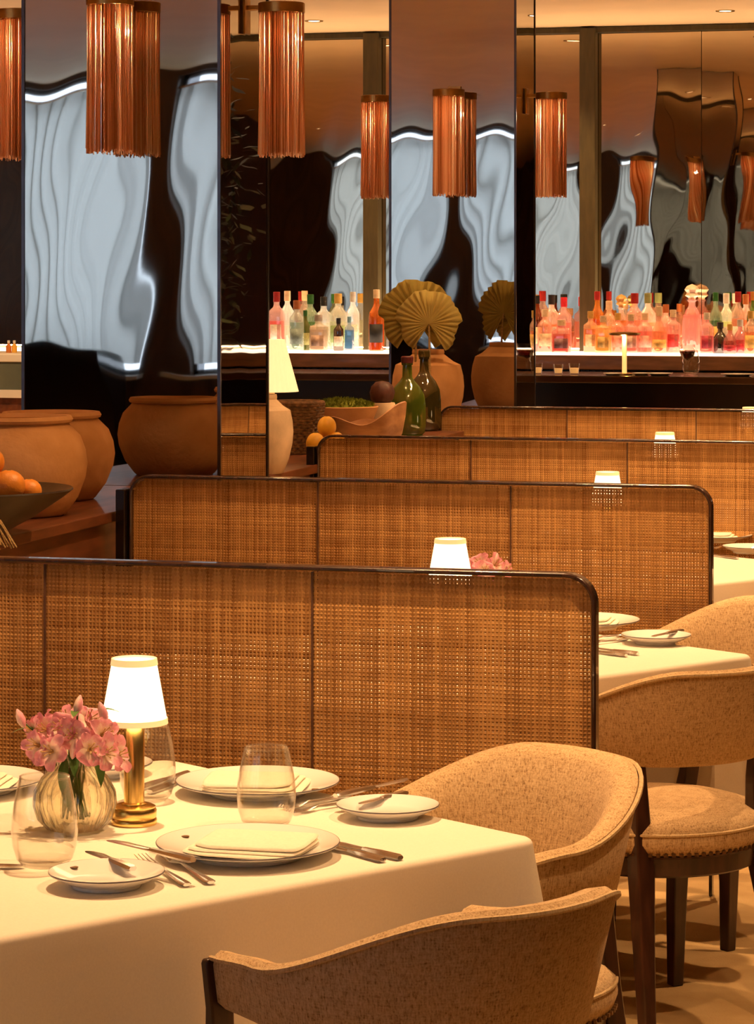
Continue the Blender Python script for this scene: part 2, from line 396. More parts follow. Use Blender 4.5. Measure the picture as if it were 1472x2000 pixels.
for i, (a, b) in enumerate(WINDOWS):
    n = 420; z0, z1 = 1.06, 2.98; rc = random.Random(i + 3); W_ = b - a - .04; ph = [rc.uniform(0, 6.28) for _ in range(4)]
    rws = []
    for k in range(9):
        tz = k / 8; z = z0 + (z1 - z0) * tz; row = []
        for j in range(n + 1):
            s_ = W_ * j / n; q = 2 * math.pi * s_ / .125 + 1.3 * math.sin(s_ * 4.1 + ph[0]) + .7 * math.sin(s_ * 9 + ph[1] + tz * .6)
            am = .55 + .45 * math.sin(s_ * 6.3 + ph[2])
            x = a + .02 + s_ + (.018 + .028 * am) * math.sin(q) * min(1, s_ * 12, (W_ - s_) * 12)
            y = .030 * math.cos(q) * (.6 + .4 * am) + .006 * math.sin(3 * q + ph[3])
            row.append((x, WIN_V - .045 + y, z))
        rws.append(row)
    m = MB(); m.rings(rws, loop=False)
    c = thing('sheer_curtain', cnames[i], 'curtain', (0, 0, 0), group='sheer curtains on the window wall')
    m.build('fabric', M_curt, c)
    MB().tube([(a, WIN_V - .045, 2.99), (b, WIN_V - .045, 2.99)], .009, 8).build('curtain_rod', M_brassd, c)

# ------------------------------------------------------------------ mirrored columns
def wavy_panel(name, w_, z0, z1, m, parent, loc, rz, seed, amp=1.0, nx=40, nz=110):
    """polished sheet in the local xz plane, facing -y, buckled by fractions of a millimetre"""
    rr = random.Random(seed); P = [rr.uniform(0, 6.28) for _ in range(10)]
    v = []
    for k in range(nz + 1):
        z = z0 + (z1 - z0) * k / nz
        for j in range(nx + 1):
            x = -w_ / 2 + w_ * j / nx
            d = .00085 * math.sin(2 * math.pi * x / .95 + P[0] + .9 * math.sin(z * 2.6 + P[1])) * (.55 + .45 * math.sin(z * 4.1 + P[2]))
            d += .00030 * math.sin(2 * math.pi * (x / .42 + z / 1.3) + P[3]) + .00035 * math.sin(z * 5.3 + P[4] + 2.2 * x) + .00010 * math.sin(2 * math.pi * (x / .21 - z / .5) + P[5])
            d += .0012 * math.sin(2 * math.pi * z / 1.5 + P[6]) * math.sin(2 * math.pi * x / 1.4 + P[7])
            v.append((x, -d * amp, z))
    f = [(k * (nx + 1) + j, k * (nx + 1) + j + 1, (k + 1) * (nx + 1) + j + 1, (k + 1) * (nx + 1) + j) for k in range(nz) for j in range(nx)]
    me = bpy.data.meshes.new(name); me.from_pydata(v, [], f); me.materials.append(m)
    me.polygons.foreach_set('use_smooth', [True] * len(me.polygons)); me.update()
    o = obj_of(me, name, parent, loc, (0, 0, rz)); return o

def column(u0, u1, v0, v1, label, seed):
    cx, cy = (u0 + u1) / 2, (v0 + v1) / 2; hw, hd = (u1 - u0) / 2, (v1 - v0) / 2
    t = thing('mirror_column', label, 'column', (cx, cy, 0), group='mirrored columns along the ledge')
    MB().box(-hw + .012, hw - .012, -hd + .012, hd - .012, 0, CEIL - .002).build('core', M_trim, t, smooth=False)
    z1 = CEIL - .004
    wavy_panel('mirror_panel', 2 * hw - .012, .02, z1, M_mir, t, (0, -hd + .004, 0), 0, seed, .62)
    wavy_panel('mirror_panel', 2 * hd - .012, .02, z1, M_mir, t, (hw - .004, 0, 0), R(90), seed + 1, .3)
    wavy_panel('mirror_panel', 2 * hw - .012, .02, z1, M_mir, t, (0, hd - .004, 0), R(180), seed + 2, .5)
    wavy_panel('mirror_panel', 2 * hd - .012, .02, z1, M_mir, t, (-hw + .004, 0, 0), R(270), seed + 3, .3)
    for sx in (-1, 1):
        for sy in (-1, 1):
            x, y = sx * (hw - .005), sy * (hd - .005)
            MB().box(x - .005, x + .005, y - .005, y + .005, .0, CEIL - .003).build('edge_trim', M_trim, t, smooth=False)
    return t
COLA = (-2.725 - .66, -2.725, 8.297, 8.807); COLB = (-2.735 - .605, -2.735, 12.68, 13.12)
column(*COLA, 'wide mirrored column behind the two terracotta jars', 11)
column(*COLB, 'mirrored column behind the round dried palm leaves, near the bar', 31)

# ------------------------------------------------------------------ sconces: copper fringe cylinders
def sconce(loc, rz, label, power=120.0):
    """local -y points away from the column face; bottom of the fringe at z=0"""
    t = thing('fringe_sconce', label, 'wall light', loc, rz, 'copper fringe lights on the columns')
    Rr, H = .071, .455
    fr = MB(); rr = random.Random(label); tone = .5
    for k in range(190):
        a = 2 * math.pi * k / 190 + rr.uniform(-.015, .015); r0 = Rr - rr.uniform(0, .007); z0 = rr.uniform(-.008, .010)
        tone = .8 * tone + .2 * rr.random(); fr.cur = min(1, max(0, .5 + (tone - .5) * 2.0 + rr.uniform(-.3, .3))); sw = rr.uniform(-.004, .004); r1 = r0 + rr.uniform(-.002, .004)
        fr.tube([(r0 * math.cos(a), r0 * math.sin(a), H), (r0 * math.cos(a + sw), r0 * math.sin(a + sw), H * .5), (r1 * math.cos(a + sw * 3), r1 * math.sin(a + sw * 3), z0)], .0018, 4)
    o = fr.build('fringe', M_fringe, t, attr='shade'); o['kind'] = 'stuff'
    MB().lathe([(.001, H - .01), (Rr - .006, H - .01), (Rr - .004, H - .006), (Rr + .003, H - .004), (Rr + .003, H + .026), (Rr + .0, H + .028), (.001, H + .028)], 40).build('cap', M_brassd, t)
    MB().box(-.012, .012, -.005, .122, H + .006, H + .022).build('bracket', M_brassd, t, smooth=False, bevel=.002)
    MB().box(-.03, .03, .112, .119, H - .07, H + .05).build('backplate', M_brassd, t, smooth=False, bevel=.002)
    MB().lathe([(.001, H - .08), (.016, H - .075), (.02, H - .05), (.016, H - .02), (.012, H - .01), (.001, H - .01)], 16).build('bulb', mat('bulb', (.9, .8, .6), .5, emit=(1, .62, .28), estr=9, var=.02), t)
    lamp_point('sconce_bulb', (0, 0, H - .07), power, .02, (1, .78, .52), t)
    return t
SZ = 2.015; SO = .12
for (c, nm, fz) in ((COLA, 'wide', SZ), (COLB, 'far', SZ - .01)):
    mx_, my_ = (c[0] + c[1]) / 2, (c[2] + c[3]) / 2
    d = {'wide': ('copper fringe light on the front of the wide mirrored column', 'copper fringe light right of the wide mirrored column',
                  'copper fringe light at the back of the wide mirrored column', 'copper fringe light cut off at the left edge of the picture'),
         'far': ('copper fringe light on the front of the column by the bar, above the palm leaves', 'copper fringe light right of the column by the bar',
                 'copper fringe light at the back of the column by the bar', 'copper fringe light left of the column by the bar')}[nm]
    sconce((mx_ + .012, c[2] - SO, fz), 0, d[0]); sconce((c[1] + SO, my_, fz), R(90), d[1])
    sconce((mx_, c[3] + SO, fz), R(180), d[2]); sconce((c[0] - SO, my_, fz), R(270), d[3])

# ------------------------------------------------------------------ ledge between the columns
LEDGE = .976; PV_ = (5.15, 7.39, 9.42, 11.67)
def ledge(v0, v1, label):
    t = thing('display_ledge', label, 'ledge', (-3.05, v0, 0))
    MB().box(-.34, .295, 0, v1 - v0, 0, LEDGE - .03).build('body', M_wood_red, t, smooth=False)
    MB().box(-.35, .317, 0, v1 - v0, LEDGE - .03, LEDGE).build('top_board', M_wood_red, t, smooth=False, bevel=.003)
ledge(3.2, COLA[2] - .003, 'mahogany ledge carrying the terracotta jars and the bowl of oranges')
ledge(COLA[3] + .003, PV_[3] - .045, 'mahogany ledge carrying the moss bowl, burl bowl and green bottles')
ledge(PV_[3] + .035, COLB[2] - .003, 'short mahogany ledge carrying the jar of palm leaves')

# ------------------------------------------------------------------ cane partitions
PU0, PU1, PH = -2.705, -1.02, 1.08
cane_meshes = {}
def cane_panel(w_, h_, seed, corner):
    """woven cane: upright and level strands with square holes; corner = 1/-1 rounds the upper right/left corner"""
    key = (round(w_, 3), seed, corner)
    if key in cane_meshes: return cane_meshes[key]
    rr = random.Random(seed); m = MB(); rad = .052
    def strand(p0, p1, hw, t, axis):
        if axis == 'z': q = [(p0[0] - hw, 0, p0[1]), (p0[0], -t, p0[1]), (p0[0] + hw, 0, p0[1]), (p0[0], t, p0[1])]; e = [(x, y, p1[1]) for x, y, z in q]
        else: q = [(p0[0], 0, p0[1] - hw), (p0[0], -t, p0[1]), (p0[0], 0, p0[1] + hw), (p0[0], t, p0[1])]; e = [(p1[0], y, z) for x, y, z in q]
        m.rings([q, e])
    def topz(x):
        if corner > 0 and x > w_ / 2 - rad: dx = x - (w_ / 2 - rad); return h_ - rad + math.sqrt(max(0, rad * rad - dx * dx))
        if corner < 0 and x < -w_ / 2 + rad: dx = (-w_ / 2 + rad) - x; return h_ - rad + math.sqrt(max(0, rad * rad - dx * dx))
        return h_
    p = .0076; n = int(w_ / p); tone = .5
    for i in range(n):
        x = -w_ / 2 + (i + .5) * w_ / n + rr.uniform(-.0006, .0006); tone = .7 * tone + .3 * rr.random()
        m.cur = min(1, max(0, tone + rr.uniform(-.28, .28)))
        strand((x, .17), (x, topz(x)), rr.choice((.0029, .0032, .0034, .0036)), .0012, 'z')
    n = int((h_ - .17) / p)
    for i in range(n):
        z = .17 + (i + .5) * (h_ - .17) / n + rr.uniform(-.0006, .0006); tone = .7 * tone + .3 * rr.random()
        m.cur = min(1, max(0, tone + rr.uniform(-.28, .28)))
        x0, x1 = -w_ / 2, w_ / 2
        if z > h_ - rad and corner:
            dx = rad - math.sqrt(max(0, rad * rad - (z - h_ + rad) ** 2))
            if corner > 0: x1 -= dx
            else: x0 += dx
        strand((x0, z), (x1, z), rr.choice((.0029, .0032, .0034, .0036)), .0010, 'x')
    o = m.build('cane_panel', M_cane, None, smooth=False, attr='shade'); me = o.data
    bpy.data.objects.remove(o); cane_meshes[key] = me; return me
def partition(v, label, seed, u1=PU1, u0=PU0):
    t = thing('cane_partition', label, 'partition', (u0, v, 0), group='cane partitions between the tables')
    L = u1 - u0; n = 3; pw = (L - .012) / n
    for i in range(n):
        o = obj_of(cane_panel(pw - .004, PH - .022, seed + i, -1 if i == 0 else (1 if i == n - 1 else 0)), 'cane_panel', t, (.006 + pw * (i + .5), 0, .01)); o['kind'] = 'stuff'
        if i: MB().box(.006 + pw * i - .0017, .006 + pw * i + .0017, -.006, .006, .18, PH - .012).build('muntin', mat('muntin_wood', (.12, .05, .02), .5, var=.3, scale=20), t, smooth=False)
    # frame: one bent edge strip
    rad = .058; path = [(0, 0)]
    path += [(0, PH - rad)]
    path += [(rad - rad * math.cos(a), PH - rad + rad * math.sin(a)) for a in [R(90) * k / 8 for k in range(1, 9)]]
    path += [(L - rad + rad * math.sin(a), PH - rad + rad * math.cos(a)) for a in [R(90) * k / 8 for k in range(0, 9)]]
    path += [(L, 0)]
    rs = []; hd = .017; th = .009
    for i, (x, z) in enumerate(path):
        a = Vector(path[max(i - 1, 0)]); b = Vector(path[min(i + 1, len(path) - 1)]); tt = (b - a).normalized(); nn = Vector((tt.y, -tt.x))
        rs.append([(x, -hd, z), (x + nn.x * th, -hd, z + nn.y * th), (x + nn.x * th, hd, z + nn.y * th), (x, hd, z)])
    MB().rings(rs).build('edge_frame', M_wood_dark, t, bevel=.003)
    MB().box(.01, L - .01, -.015, .015, .165, .19).build('bottom_rail', M_wood_dark, t, smooth=False)
    MB().box(-.030, -.002, -.04, .03, 0, PH - .04).build('end_post', M_black, t, smooth=False, bevel=.003)
    return t
PV = (5.15, 7.39, 9.42, 11.67)
partition(PV[0], 'nearest cane partition, behind the lamp and pink flowers', 3, -.957, -2.60)
partition(PV[1], 'second cane partition from the front, with both rounded upper corners in view', 6, -1.065, -2.69)
partition(PV[2], 'third cane partition from the front, below the burl wood bowl', 9, -1.10, -2.738)
partition(PV[3], 'farthest cane partition, just in front of the bar', 12, -1.2, -2.85)

# ------------------------------------------------------------------ chairs
def chair_path(n=44):
    """plan of the tub back: from the left arm tip round the back to the right arm tip; local +y is forward"""
    Rr = .265; L = .15; pts = []; total = 2 * L + math.pi * Rr
    for i in range(n + 1):
        s_ = total * i / n
        if s_ < L: x, y, nx, ny = -Rr + .018 * (1 - s_ / L), L - s_, -1, 0
        elif s_ > total - L: q = s_ - (total - L); x, y, nx, ny = Rr - .018 * q / L, q, 1, 0
        else: a = math.pi * (s_ - L) / (math.pi * Rr) * 1.0; a = (s_ - L) / Rr; x, y = -Rr * math.cos(a), -Rr * math.sin(a); nx, ny = -math.cos(a), -math.sin(a)
        c = abs(s_ / total - .5) * 2                      # 0 at the back, 1 at the tips
        pts.append((x, y, nx, ny, c))
    return pts
def make_chair(label, loc, rz):
    t = thing('dining_chair', label, 'chair', loc, rz, 'tweed tub chairs at the tables')
    rs, pipe = [], []
    for (x, y, nx, ny, c) in chair_path():
        top = .797 - .098 * sm(.18, .80, c) - .010 * sm(.8, 1, c); bot = .588 + .02 * sm(.3, .9, c)
        th = .052 - .010 * c; ring = []
        def P(n_, z): off = n_ + (z - .70) * .28 * (1 - .5 * c); return (x + nx * off, y + ny * off, z)
        H = top - bot
        sec = [(0, bot + .012), (0, bot + H * .5), (0, top - .016), (-.005, top - .004), (-.016, top + .002), (-th * .75, top - .002), (-th - .002, top - .018),
               (-th - .006, bot + H * .6), (-th - .004, bot + H * .3), (-th + .002, bot + .014), (-th * .7, bot + .002), (-.012, bot)]
        ring = [P(a, b) for a, b in sec]; rs.append(ring); pipe.append(P(.0015, top - .006))
    MB().rings(list(reversed(rs))).build('back_shell', M_fab, t)
    MB().tube(pipe, .0042, 6).build('piping', M_pipe, t)
    # seat cushion
    prof = [(.001, .395), (.225, .395), (.240, .405), (.247, .425), (.243, .450), (.225, .470), (.17, .486), (.09, .494), (.001, .496)]
    MB().lathe(prof, 48, sy=.97).build('seat', M_fab, t)
    MB().tube([(.2445 * math.cos(2 * math.pi * k / 64), .2445 * .97 * math.sin(2 * math.pi * k / 64), .445) for k in range(64)], .0035, 6, True).build('seat_piping', M_pipe, t)
    nb = MB()
    for k in range(90):
        a = 2 * math.pi * k / 90; x, y = .2415 * math.cos(a), .2415 * .97 * math.sin(a)
        nb.lathe([(.001, -.004), (.005, -.003), (.005, .003), (.001, .004)], 6, (x, y, .403))
    o = nb.build('nailhead_trim', mat('dark_nails', (.16, .09, .04), .4, .8, var=.2, scale=30), t); o['kind'] = 'stuff'
    MB().lathe([(.001, .350), (.215, .350), (.226, .356), (.228, .392), (.236, .398), (.001, .398)], 48, sy=.97).build('apron', M_wood_leg, t)
    for sx in (-1, 1):
        MB().bar([(sx * .200, .205, 0, .014, .014), (sx * .200, .20, .20, .018, .018), (sx * .198, .188, .36, .021, .020), (sx * .206, .176, .45, .019, .017), (sx * .222, .162, .56, .018, .012),
                  (sx * .226, .157, .61, .019, .009), (sx * .234, .156, .674, .020, .008), (sx * .234, .156, .681, .018, .007)]).build('leg', M_wood_leg, t, bevel=.003)
        MB().bar([(sx * .190, -.235, 0, .014, .014), (sx * .172, -.195, .20, .018, .018), (sx * .158, -.165, .36, .022, .022), (sx * .156, -.156, .44, .02, .02), (sx * .156, -.150, .54, .016, .016),
                  (sx * .158, -.150, .64, .011, .011)]).build('leg', M_wood_leg, t, bevel=.004)
    return t
def chair_pose(lat, d, fl, fd):
    u, v = uv(lat, d); fu, fv = uv(fl, fd); return (u, v, 0), math.atan2(fv, fu) - math.pi / 2
CH = {}
l, r_ = chair_pose(.165, 4.78, -.75, -.66); CH['c1'] = l
chair0 = make_chair('tweed tub chair facing us across the corner of the front table', l, r_)
def chair(key, lat, d, fl, fd, label):
    l, r_ = chair_pose(lat, d, fl, fd); CH[key] = l
    return copy_tree(chair0, None, label, l, r_)
chair('c4', .055, 3.95, -.62, .78, 'nearest tweed tub chair, seen from behind at the bottom of the picture')
chair('c3', .615, 6.20, -.50, .866, 'tweed tub chair with round seat and legs in view at the second table')
chair('c6', .87, 7.10, -.75, -.66, 'tweed tub chair at the far side of the second table, at the right edge')
chair('c5', 1.30, 8.15, -.55, .835, 'tweed tub chair in front of the third table, mostly cut off at the right edge')

# ------------------------------------------------------------------ tables
T1 = Vector((-1.577, 4.22, 0)); TROT = math.atan2(.547, -.819)      # direction of the far right edge
TS = .98; TL = 1.22; TH = .745          # length towards us
def table(c, label, clabel, push=()):
    t = thing('dining_table', label, 'table', c, TROT, 'square dining tables')
    h = TS / 2 - .012
    MB().box(-h, h, -h, h + TL - TS, TH - .035, TH - .004).build('tabletop', M_wood_dark, t, smooth=False, bevel=.004)
    MB().lathe([(.001, .025), (.04, .03), (.04, TH - .06), (.16, TH - .036), (.001, TH - .036)], 20).build('pedestal', M_black, t)
    MB().lathe([(.001, 0), (.22, 0), (.23, .012), (.06, .03), (.001, .03)], 28).build('base', M_black, t)
    # cloth
    n = 60; hw = TS / 2; rc = .035; per = []
    for side in range(4):
        for j in range(n):
            q = -hw + rc + (2 * hw - 2 * rc) * j / n
            p = [(q, -hw, 0, -1), (hw, q, 1, 0), (-q, hw, 0, 1), (-hw, -q, -1, 0)][side]; per.append((*p, abs(q) / hw))
        cxy = [(hw - rc, -hw + rc), (hw - rc, hw - rc), (-hw + rc, hw - rc), (-hw + rc, -hw + rc)][side]
        for j in range(10):
            a = R(-90 + 90 * side) + R(90) * j / 10; per.append((cxy[0] + rc * math.cos(a), cxy[1] + rc * math.sin(a), math.cos(a), math.sin(a), 1.0))
    rings = []
    per = [(x, y + (TL - TS if y > 0 else 0) if abs(y) >= hw - rc - 1e-6 else y * 1.0 + (TL - TS) * (y + hw - rc) / (2 * (hw - rc)), nx, ny, cc) for x, y, nx, ny, cc in per]
    inv = Matrix.Rotation(-TROT, 2); loc2 = [inv @ (Vector((p[0], p[1])) - Vector((c[0], c[1]))) for p in push]
    drop = .43; N = 16
    for sc_ in (.0, .25, .5, .75, .97):
        rings.append([(x * sc_, y * sc_, TH) for x, y, nx, ny, cc in per])
    for k in range(5):
        a = R(90) * k / 4; rings.append([(x + nx * (.012 * math.sin(a) - .012), y + ny * (.012 * math.sin(a) - .012), TH - .012 * (1 - math.cos(a))) for x, y, nx, ny, cc in per])
    for k in range(1, N + 1):
        tz = k / N; ring = []
        for i, (x, y, nx, ny, cc) in enumerate(per):
            dc = max(0, (cc - .82) / .18)
            off = .012 * tz + .055 * tz * dc ** 2 + .008 * tz * math.sin(i * .33) * (1 - dc) + .012 * tz * math.sin(i * .21 + 1)
            px, py = x + nx * off, y + ny * off
            if tz > .08:
                g = sm(.08, .22, tz)
                for q in loc2:                       # cloth yields to a chair pushed under the table
                    dv = Vector((px, py)) - q; d_ = dv.length
                    if d_ < .33:
                        inn = Vector((-nx, -ny)); b_ = dv.dot(inn); need = -b_ + math.sqrt(max(0, b_ * b_ - (d_ * d_ - .33 * .33)))
                        px += inn.x * need * g; py += inn.y * need * g
            ring.append((px, py, TH - .012 - (drop - .012) * tz))
        rings.append(ring)
    m = MB(); m.rings(rings, (False, False))
    o = m.build('tablecloth', M_cloth, None, loc=(c[0], c[1], 0), rot=(0, 0, TROT))
    tag(o, clabel, 'tablecloth', 'white cloths on the dining tables')
    return t
TC = [T1, T1 + Vector((.05, 2.24, 0)), T1 + Vector((.08, 4.27, 0)), Vector((-1.75, 10.72, 0)), Vector((-1.72, 13.05, 0))]
table(TC[0], 'square table under the front white cloth', 'white cloth on the front table, with lamp and flowers')
table(TC[1], 'square table under the cloth behind the nearest cane partition', 'white cloth on the second table, right of the nearest cane partition', [CH['c3']])
table(TC[2], 'square table under the cloth at the right edge, behind the second partition', 'white cloth on the third table, at the right edge')
table(TC[3], 'square table behind the third cane partition', 'white cloth seen through the third cane partition')
table(TC[4], 'square table between the farthest partition and the bar', 'white cloth behind the farthest cane partition')

# ------------------------------------------------------------------ table lamps
def make_lamp(label, loc):
    t = thing('table_lamp', label, 'lamp', loc, 0, 'cordless brass table lamps')
    MB().lathe([(.001, 0), (.036, 0), (.037, .002), (.037, .008), (.035, .011), (.036, .0125), (.0365, .023), (.034, .027), (.0345, .029), (.028, .032), (.001, .032)], 40).build('base', M_brass, t)
    MB().lathe([(.001, .03), (.0205, .03), (.0205, .034), (.0165, .036), (.0165, .150), (.013, .156), (.012, .168), (.001, .168)], 32).build('stem', M_brass, t)
    MB().lathe([(.0510, .164), (.0535, .164), (.0525, .172), (.038, .252), (.0355, .2645), (.0335, .2645), (.036, .252), (.0505, .172), (.0510, .164)], 48).build('lamp_shade', M_shade, t)
    MB().lathe([(.0530, .1625), (.0548, .1625), (.0538, .1715), (.0522, .1715), (.0530, .1625)], 48).build('shade_trim', M_shadetrim, t)
    MB().lathe([(.0365, .2575), (.0385, .2575), (.0368, .268), (.0345, .268), (.0365, .2575)], 48).build('shade_trim', M_shadetrim, t)
    return t
LP = [at(262, 1609, TH), atd(879, 6.63, TH), atd(1186, 8.9, TH), atd(1298, 11.16, TH), atd(1465, 13.3, TH)]
lamp0 = make_lamp('lit brass lamp beside the pink flowers on the front table', LP[0])
for p, lb in zip(LP[1:], ('lit lamp whose shade shows above the nearest partition', 'lit lamp whose shade shows above the second partition',
                          'lit lamp whose shade just shows above the third partition', 'lit lamp at the right edge, above the farthest partition')):
    copy_tree(lamp0, None, lb, p)

# ------------------------------------------------------------------ plates, napkins, glasses, cutlery
def make_plate(name, rad, label, loc, rz, group):
    t = thing(name, label, 'plate', loc, rz, group)
    k = rad
    MB().lathe([(.001, .004), (k * .52, .004), (k * .55, 0), (k * .60, 0), (k * .62, .005), (k * .85, .013), (k, .020), (k * 1.003, .0215), (k * .995, .0228),
                (k * .85, .0165), (k * .66, .010), (k * .6, .008), (.001, .008)], 72).build('dish', M_plate, t)
    MB().lathe([(k * .982, .0222), (k * 1.0, .0230), (k * 1.0045, .0222), (k * 1.0045, .0212), (k * 1.0, .0205), (k * .982, .0205)], 72).build('rim_band', M_rim, t)
    a = R(128); q = k * .84
    e = MB().lathe([(.001, .0165), (.0065, .0165), (.0065, .0178), (.001, .0178)], 8)
    e.build('emblem', M_emblem, t, loc=(q * math.cos(a), q * math.sin(a), 0), smooth=False)
    return t
def napkin(label, loc, rz, sx=.17, sy=.115):
    """soft folded napkin: stacked folds, the rolled edges on the -x side"""
    t = thing('napkin', label, 'napkin', loc, rz, 'folded linen napkins')
    for i in range(3):
        h_ = (.0050, .0050, .0062)[i]; z0 = (.0, .0052, .0104)[i]; A, B = sx / 2 - .004 * i, sy / 2 - .004 * i; rings = []
        for f_, z in ((.95, 0), (.99, .25), (1.0, .5), (.985, .8), (.94, 1.0), (.7, 1.12), (.4, 1.2), (.02, 1.22)):
            ring = []
            for j in range(72):
                a = 2 * math.pi * j / 72; c_, s_ = math.cos(a), math.sin(a); e_ = 2 / 7
                wob = 1 + .018 * math.sin(3 * a + i * 2.1) + .010 * math.sin(7 * a + i)
                ring.append((A * f_ * wob * math.copysign(abs(c_) ** e_, c_), B * f_ * wob * math.copysign(abs(s_) ** e_, s_), z0 + h_ * z + .0012 * math.sin(a * 2 + i) * f_))
            rings.append(ring)
        MB().rings(rings).build('fold', M_napkin, t, loc=(.006 * i, .002 * i, 0), rot=(0, 0, .03 * i))
    return t
def wine_glass(label, loc, group='stemless glasses', k=1.0):
    t = thing('stemless_glass', label, 'glass', loc, 0, group)
    out = [(.022, 0), (.031, .002), (.040, .012), (.0455, .030), (.0478, .050), (.0465, .072), (.0425, .096), (.0375, .120), (.0355, .128)]
    inn = [(r - .0014, z) for r, z in reversed(out[2:])]
    prof = [(.001, 0)] + out + [(.0348, .1286)] + inn + [(.034, .010), (.02, .007), (.001, .006)]
    MB().lathe([(r * k, z * k) for r, z in prof], 48).build('bowl', M_glass, t)
    MB().tube([(.0350 * k * math.cos(2 * math.pi * j / 48), .0350 * k * math.sin(2 * math.pi * j / 48), .1285 * k) for j in range(48)], .0014, 6, True).build('rim', M_glass, t)
    return t
def knife(label, loc, rz, L=.225, rot=None, group='table knives'):
    t = thing('table_knife', label, 'knife', loc, rz, group)
    if rot: t.rotation_euler = rot
    MB().blade([(-L / 2, .006, .0045, .0030), (-L / 2 + .006, .0088, .0045, .0042), (-L / 2 + .05, .0085, .0045, .004), (-.01, .0062, .0045, .0032), (.0, .0058, .0045, .0030)]).build('handle', M_steel, t)
    MB().blade([(0, .006, .0045, .0022), (.012, .0085, .0045, .0015), (L / 2 - .03, .0105, .0045, .0011), (L / 2 - .008, .0075, .0045, .0009, .003), (L / 2, .002, .0045, .0006, .006)]).build('blade', M_steel, t)
    return t
def fork(label, loc, rz, L=.20, rot=None, group='table forks'):
    t = thing('table_fork', label, 'fork', loc, rz, group)
    if rot: t.rotation_euler = rot
    MB().blade([(-L / 2, .006, .004, .0022), (-L / 2 + .008, .0095, .004, .0028), (-.02, .0042, .005, .0022), (.02, .0034, .007, .002), (.035, .0075, .0055, .0015), (.052, .0115, .004, .0012), (.056, .0115, .004, .0012)]).build('handle', M_steel, t)
    for k in range(4):
        y = -.0096 + .0064 * k
        MB().blade([(.053, .0021, .004, .0011, y), (.08, .0018, .005, .001, y), (L / 2, .0009, .0085, .0007, y * .95)]).build('tine', M_steel, t)
    return t
def spoon(label, loc, rz, L=.20):
    t = thing('table_spoon', label, 'spoon', loc, rz)
    MB().blade([(-L / 2, .006, .004, .0022), (-L / 2 + .008, .0092, .004, .0028), (-.01, .0042, .005, .0022), (.03, .0034, .006, .002)]).build('handle', M_steel, t)
    MB().blade([(.028, .0034, .006, .0018), (.04, .013, .005, .0014), (.06, .020, .003, .0014), (.08, .018, .0035, .0014), (.094, .010, .005, .0012), (L / 2, .003, .006, .001)]).build('bowl', M_steel, t)
    return t
def dirrot(p0, p1):
    a, b = at(*p0, TH), at(*p1, TH); return (a + b) / 2, math.atan2(b.y - a.y, b.x - a.x), (b - a).length
def setting_knife(p0, p1, label, z=0, f=knife, L=None):
    c, r, l_ = dirrot(p0, p1); c.z = TH + z
    return f(label, c, r, L or min(.215, max(.15, l_)))
EPS = .0006
Z = Vector((0, 0, EPS))
PR = YAW                       # heading of things laid out towards us
pA = at(484, 1672, TH) + Z; pB = at(503, 1549, TH) + Z; pC = at(208, 1731, TH) + Z; pD = at(757, 1597, TH) + Z
make_plate('dinner_plate', .140, 'white dinner plate with folded napkin nearest us on the front table', pA, PR + R(20), 'dinner plates')
make_plate('dinner_plate', .140, 'white dinner plate behind the middle glass on the front table', pB, PR + R(200), 'dinner plates')
make_plate('bread_plate', .084, 'small white bread plate at the lower left of the front table', pC, PR + R(10), 'bread plates')
make_plate('bread_plate', .084, 'small white bread plate with knives beside the facing chair', pD, PR + R(200), 'bread plates')
pE = at(-62, 1545, TH) + Z; make_plate('dinner_plate', .13, 'white dinner plate cut off at the left edge of the front table', pE, PR, 'dinner plates')
pF = at(205, 1513, TH) + Z; make_plate('bread_plate', .084, 'small white bread plate half hidden behind the front lamp', pF, PR, 'bread plates')
NZ = Vector((0, 0, .0105))
napkin('folded cream napkin on the nearest dinner plate', pA + NZ + Vector((.004, 0, 0)), PR + R(-17), .185, .150)
napkin('folded cream napkin on the plate behind the middle glass', pB + NZ, PR + R(170), .17, .15)
napkin('folded cream napkin on the plate at the left edge', pE + NZ, PR + R(170), .16, .11)
wine_glass('clear stemless glass in the middle of the front table', at(520, 1617, TH) + Z, k=1.0)
wine_glass('clear stemless glass in front of the flower vase', at(87, 1693, TH) + Z, k=1.05)
wine_glass('clear stemless glass behind the brass lamp', at(288, 1566, TH) + Z, k=1.0)
# cutlery, front table
ZP = .0235
setting_knife((782, 1682), (640, 1648), 'knife nearest the table edge, right of the nearest dinner plate', EPS)
setting_knife((748, 1686), (618, 1652), 'second knife, tucked close to the right rim of the nearest dinner plate', EPS)
setting_knife((378, 1742), (262, 1672), 'long fork between the bread plate and the nearest dinner plate', EPS, fork)
setting_knife((425, 1737), (308, 1668), 'fork with its tines beside the nearest dinner plate', EPS, fork)
kk = setting_knife((252, 1722), (182, 1692), 'butter knife lying across the lower left bread plate', .0165, L=.15)
kk = setting_knife((370, 1728), (222, 1690), 'butter knife with dark handle resting on the rim of the lower left bread plate', ZP + .009, L=.2)
kk = setting_knife((655, 1587), (800, 1553), 'knife resting across the bread plate by the facing chair', ZP, L=.2)
setting_knife((790, 1571), (700, 1592), 'butter knife lying flat on the bread plate by the facing chair', .0145, L=.13)
setting_knife((690, 1571), (585, 1589), 'fork left of the bread plate by the facing chair', EPS, fork)
setting_knife((668, 1562), (570, 1580), 'second fork, close to the far dinner plate', EPS, fork)
setting_knife((292, 1552), (392, 1516), 'knife left of the far dinner plate, closer to the lamp', EPS)
setting_knife((272, 1545), (372, 1511), 'knife left of the far dinner plate, farther from us', EPS)
setting_knife((-110, 1693), (16, 1697), 'knife tip entering the picture at the left edge', EPS)
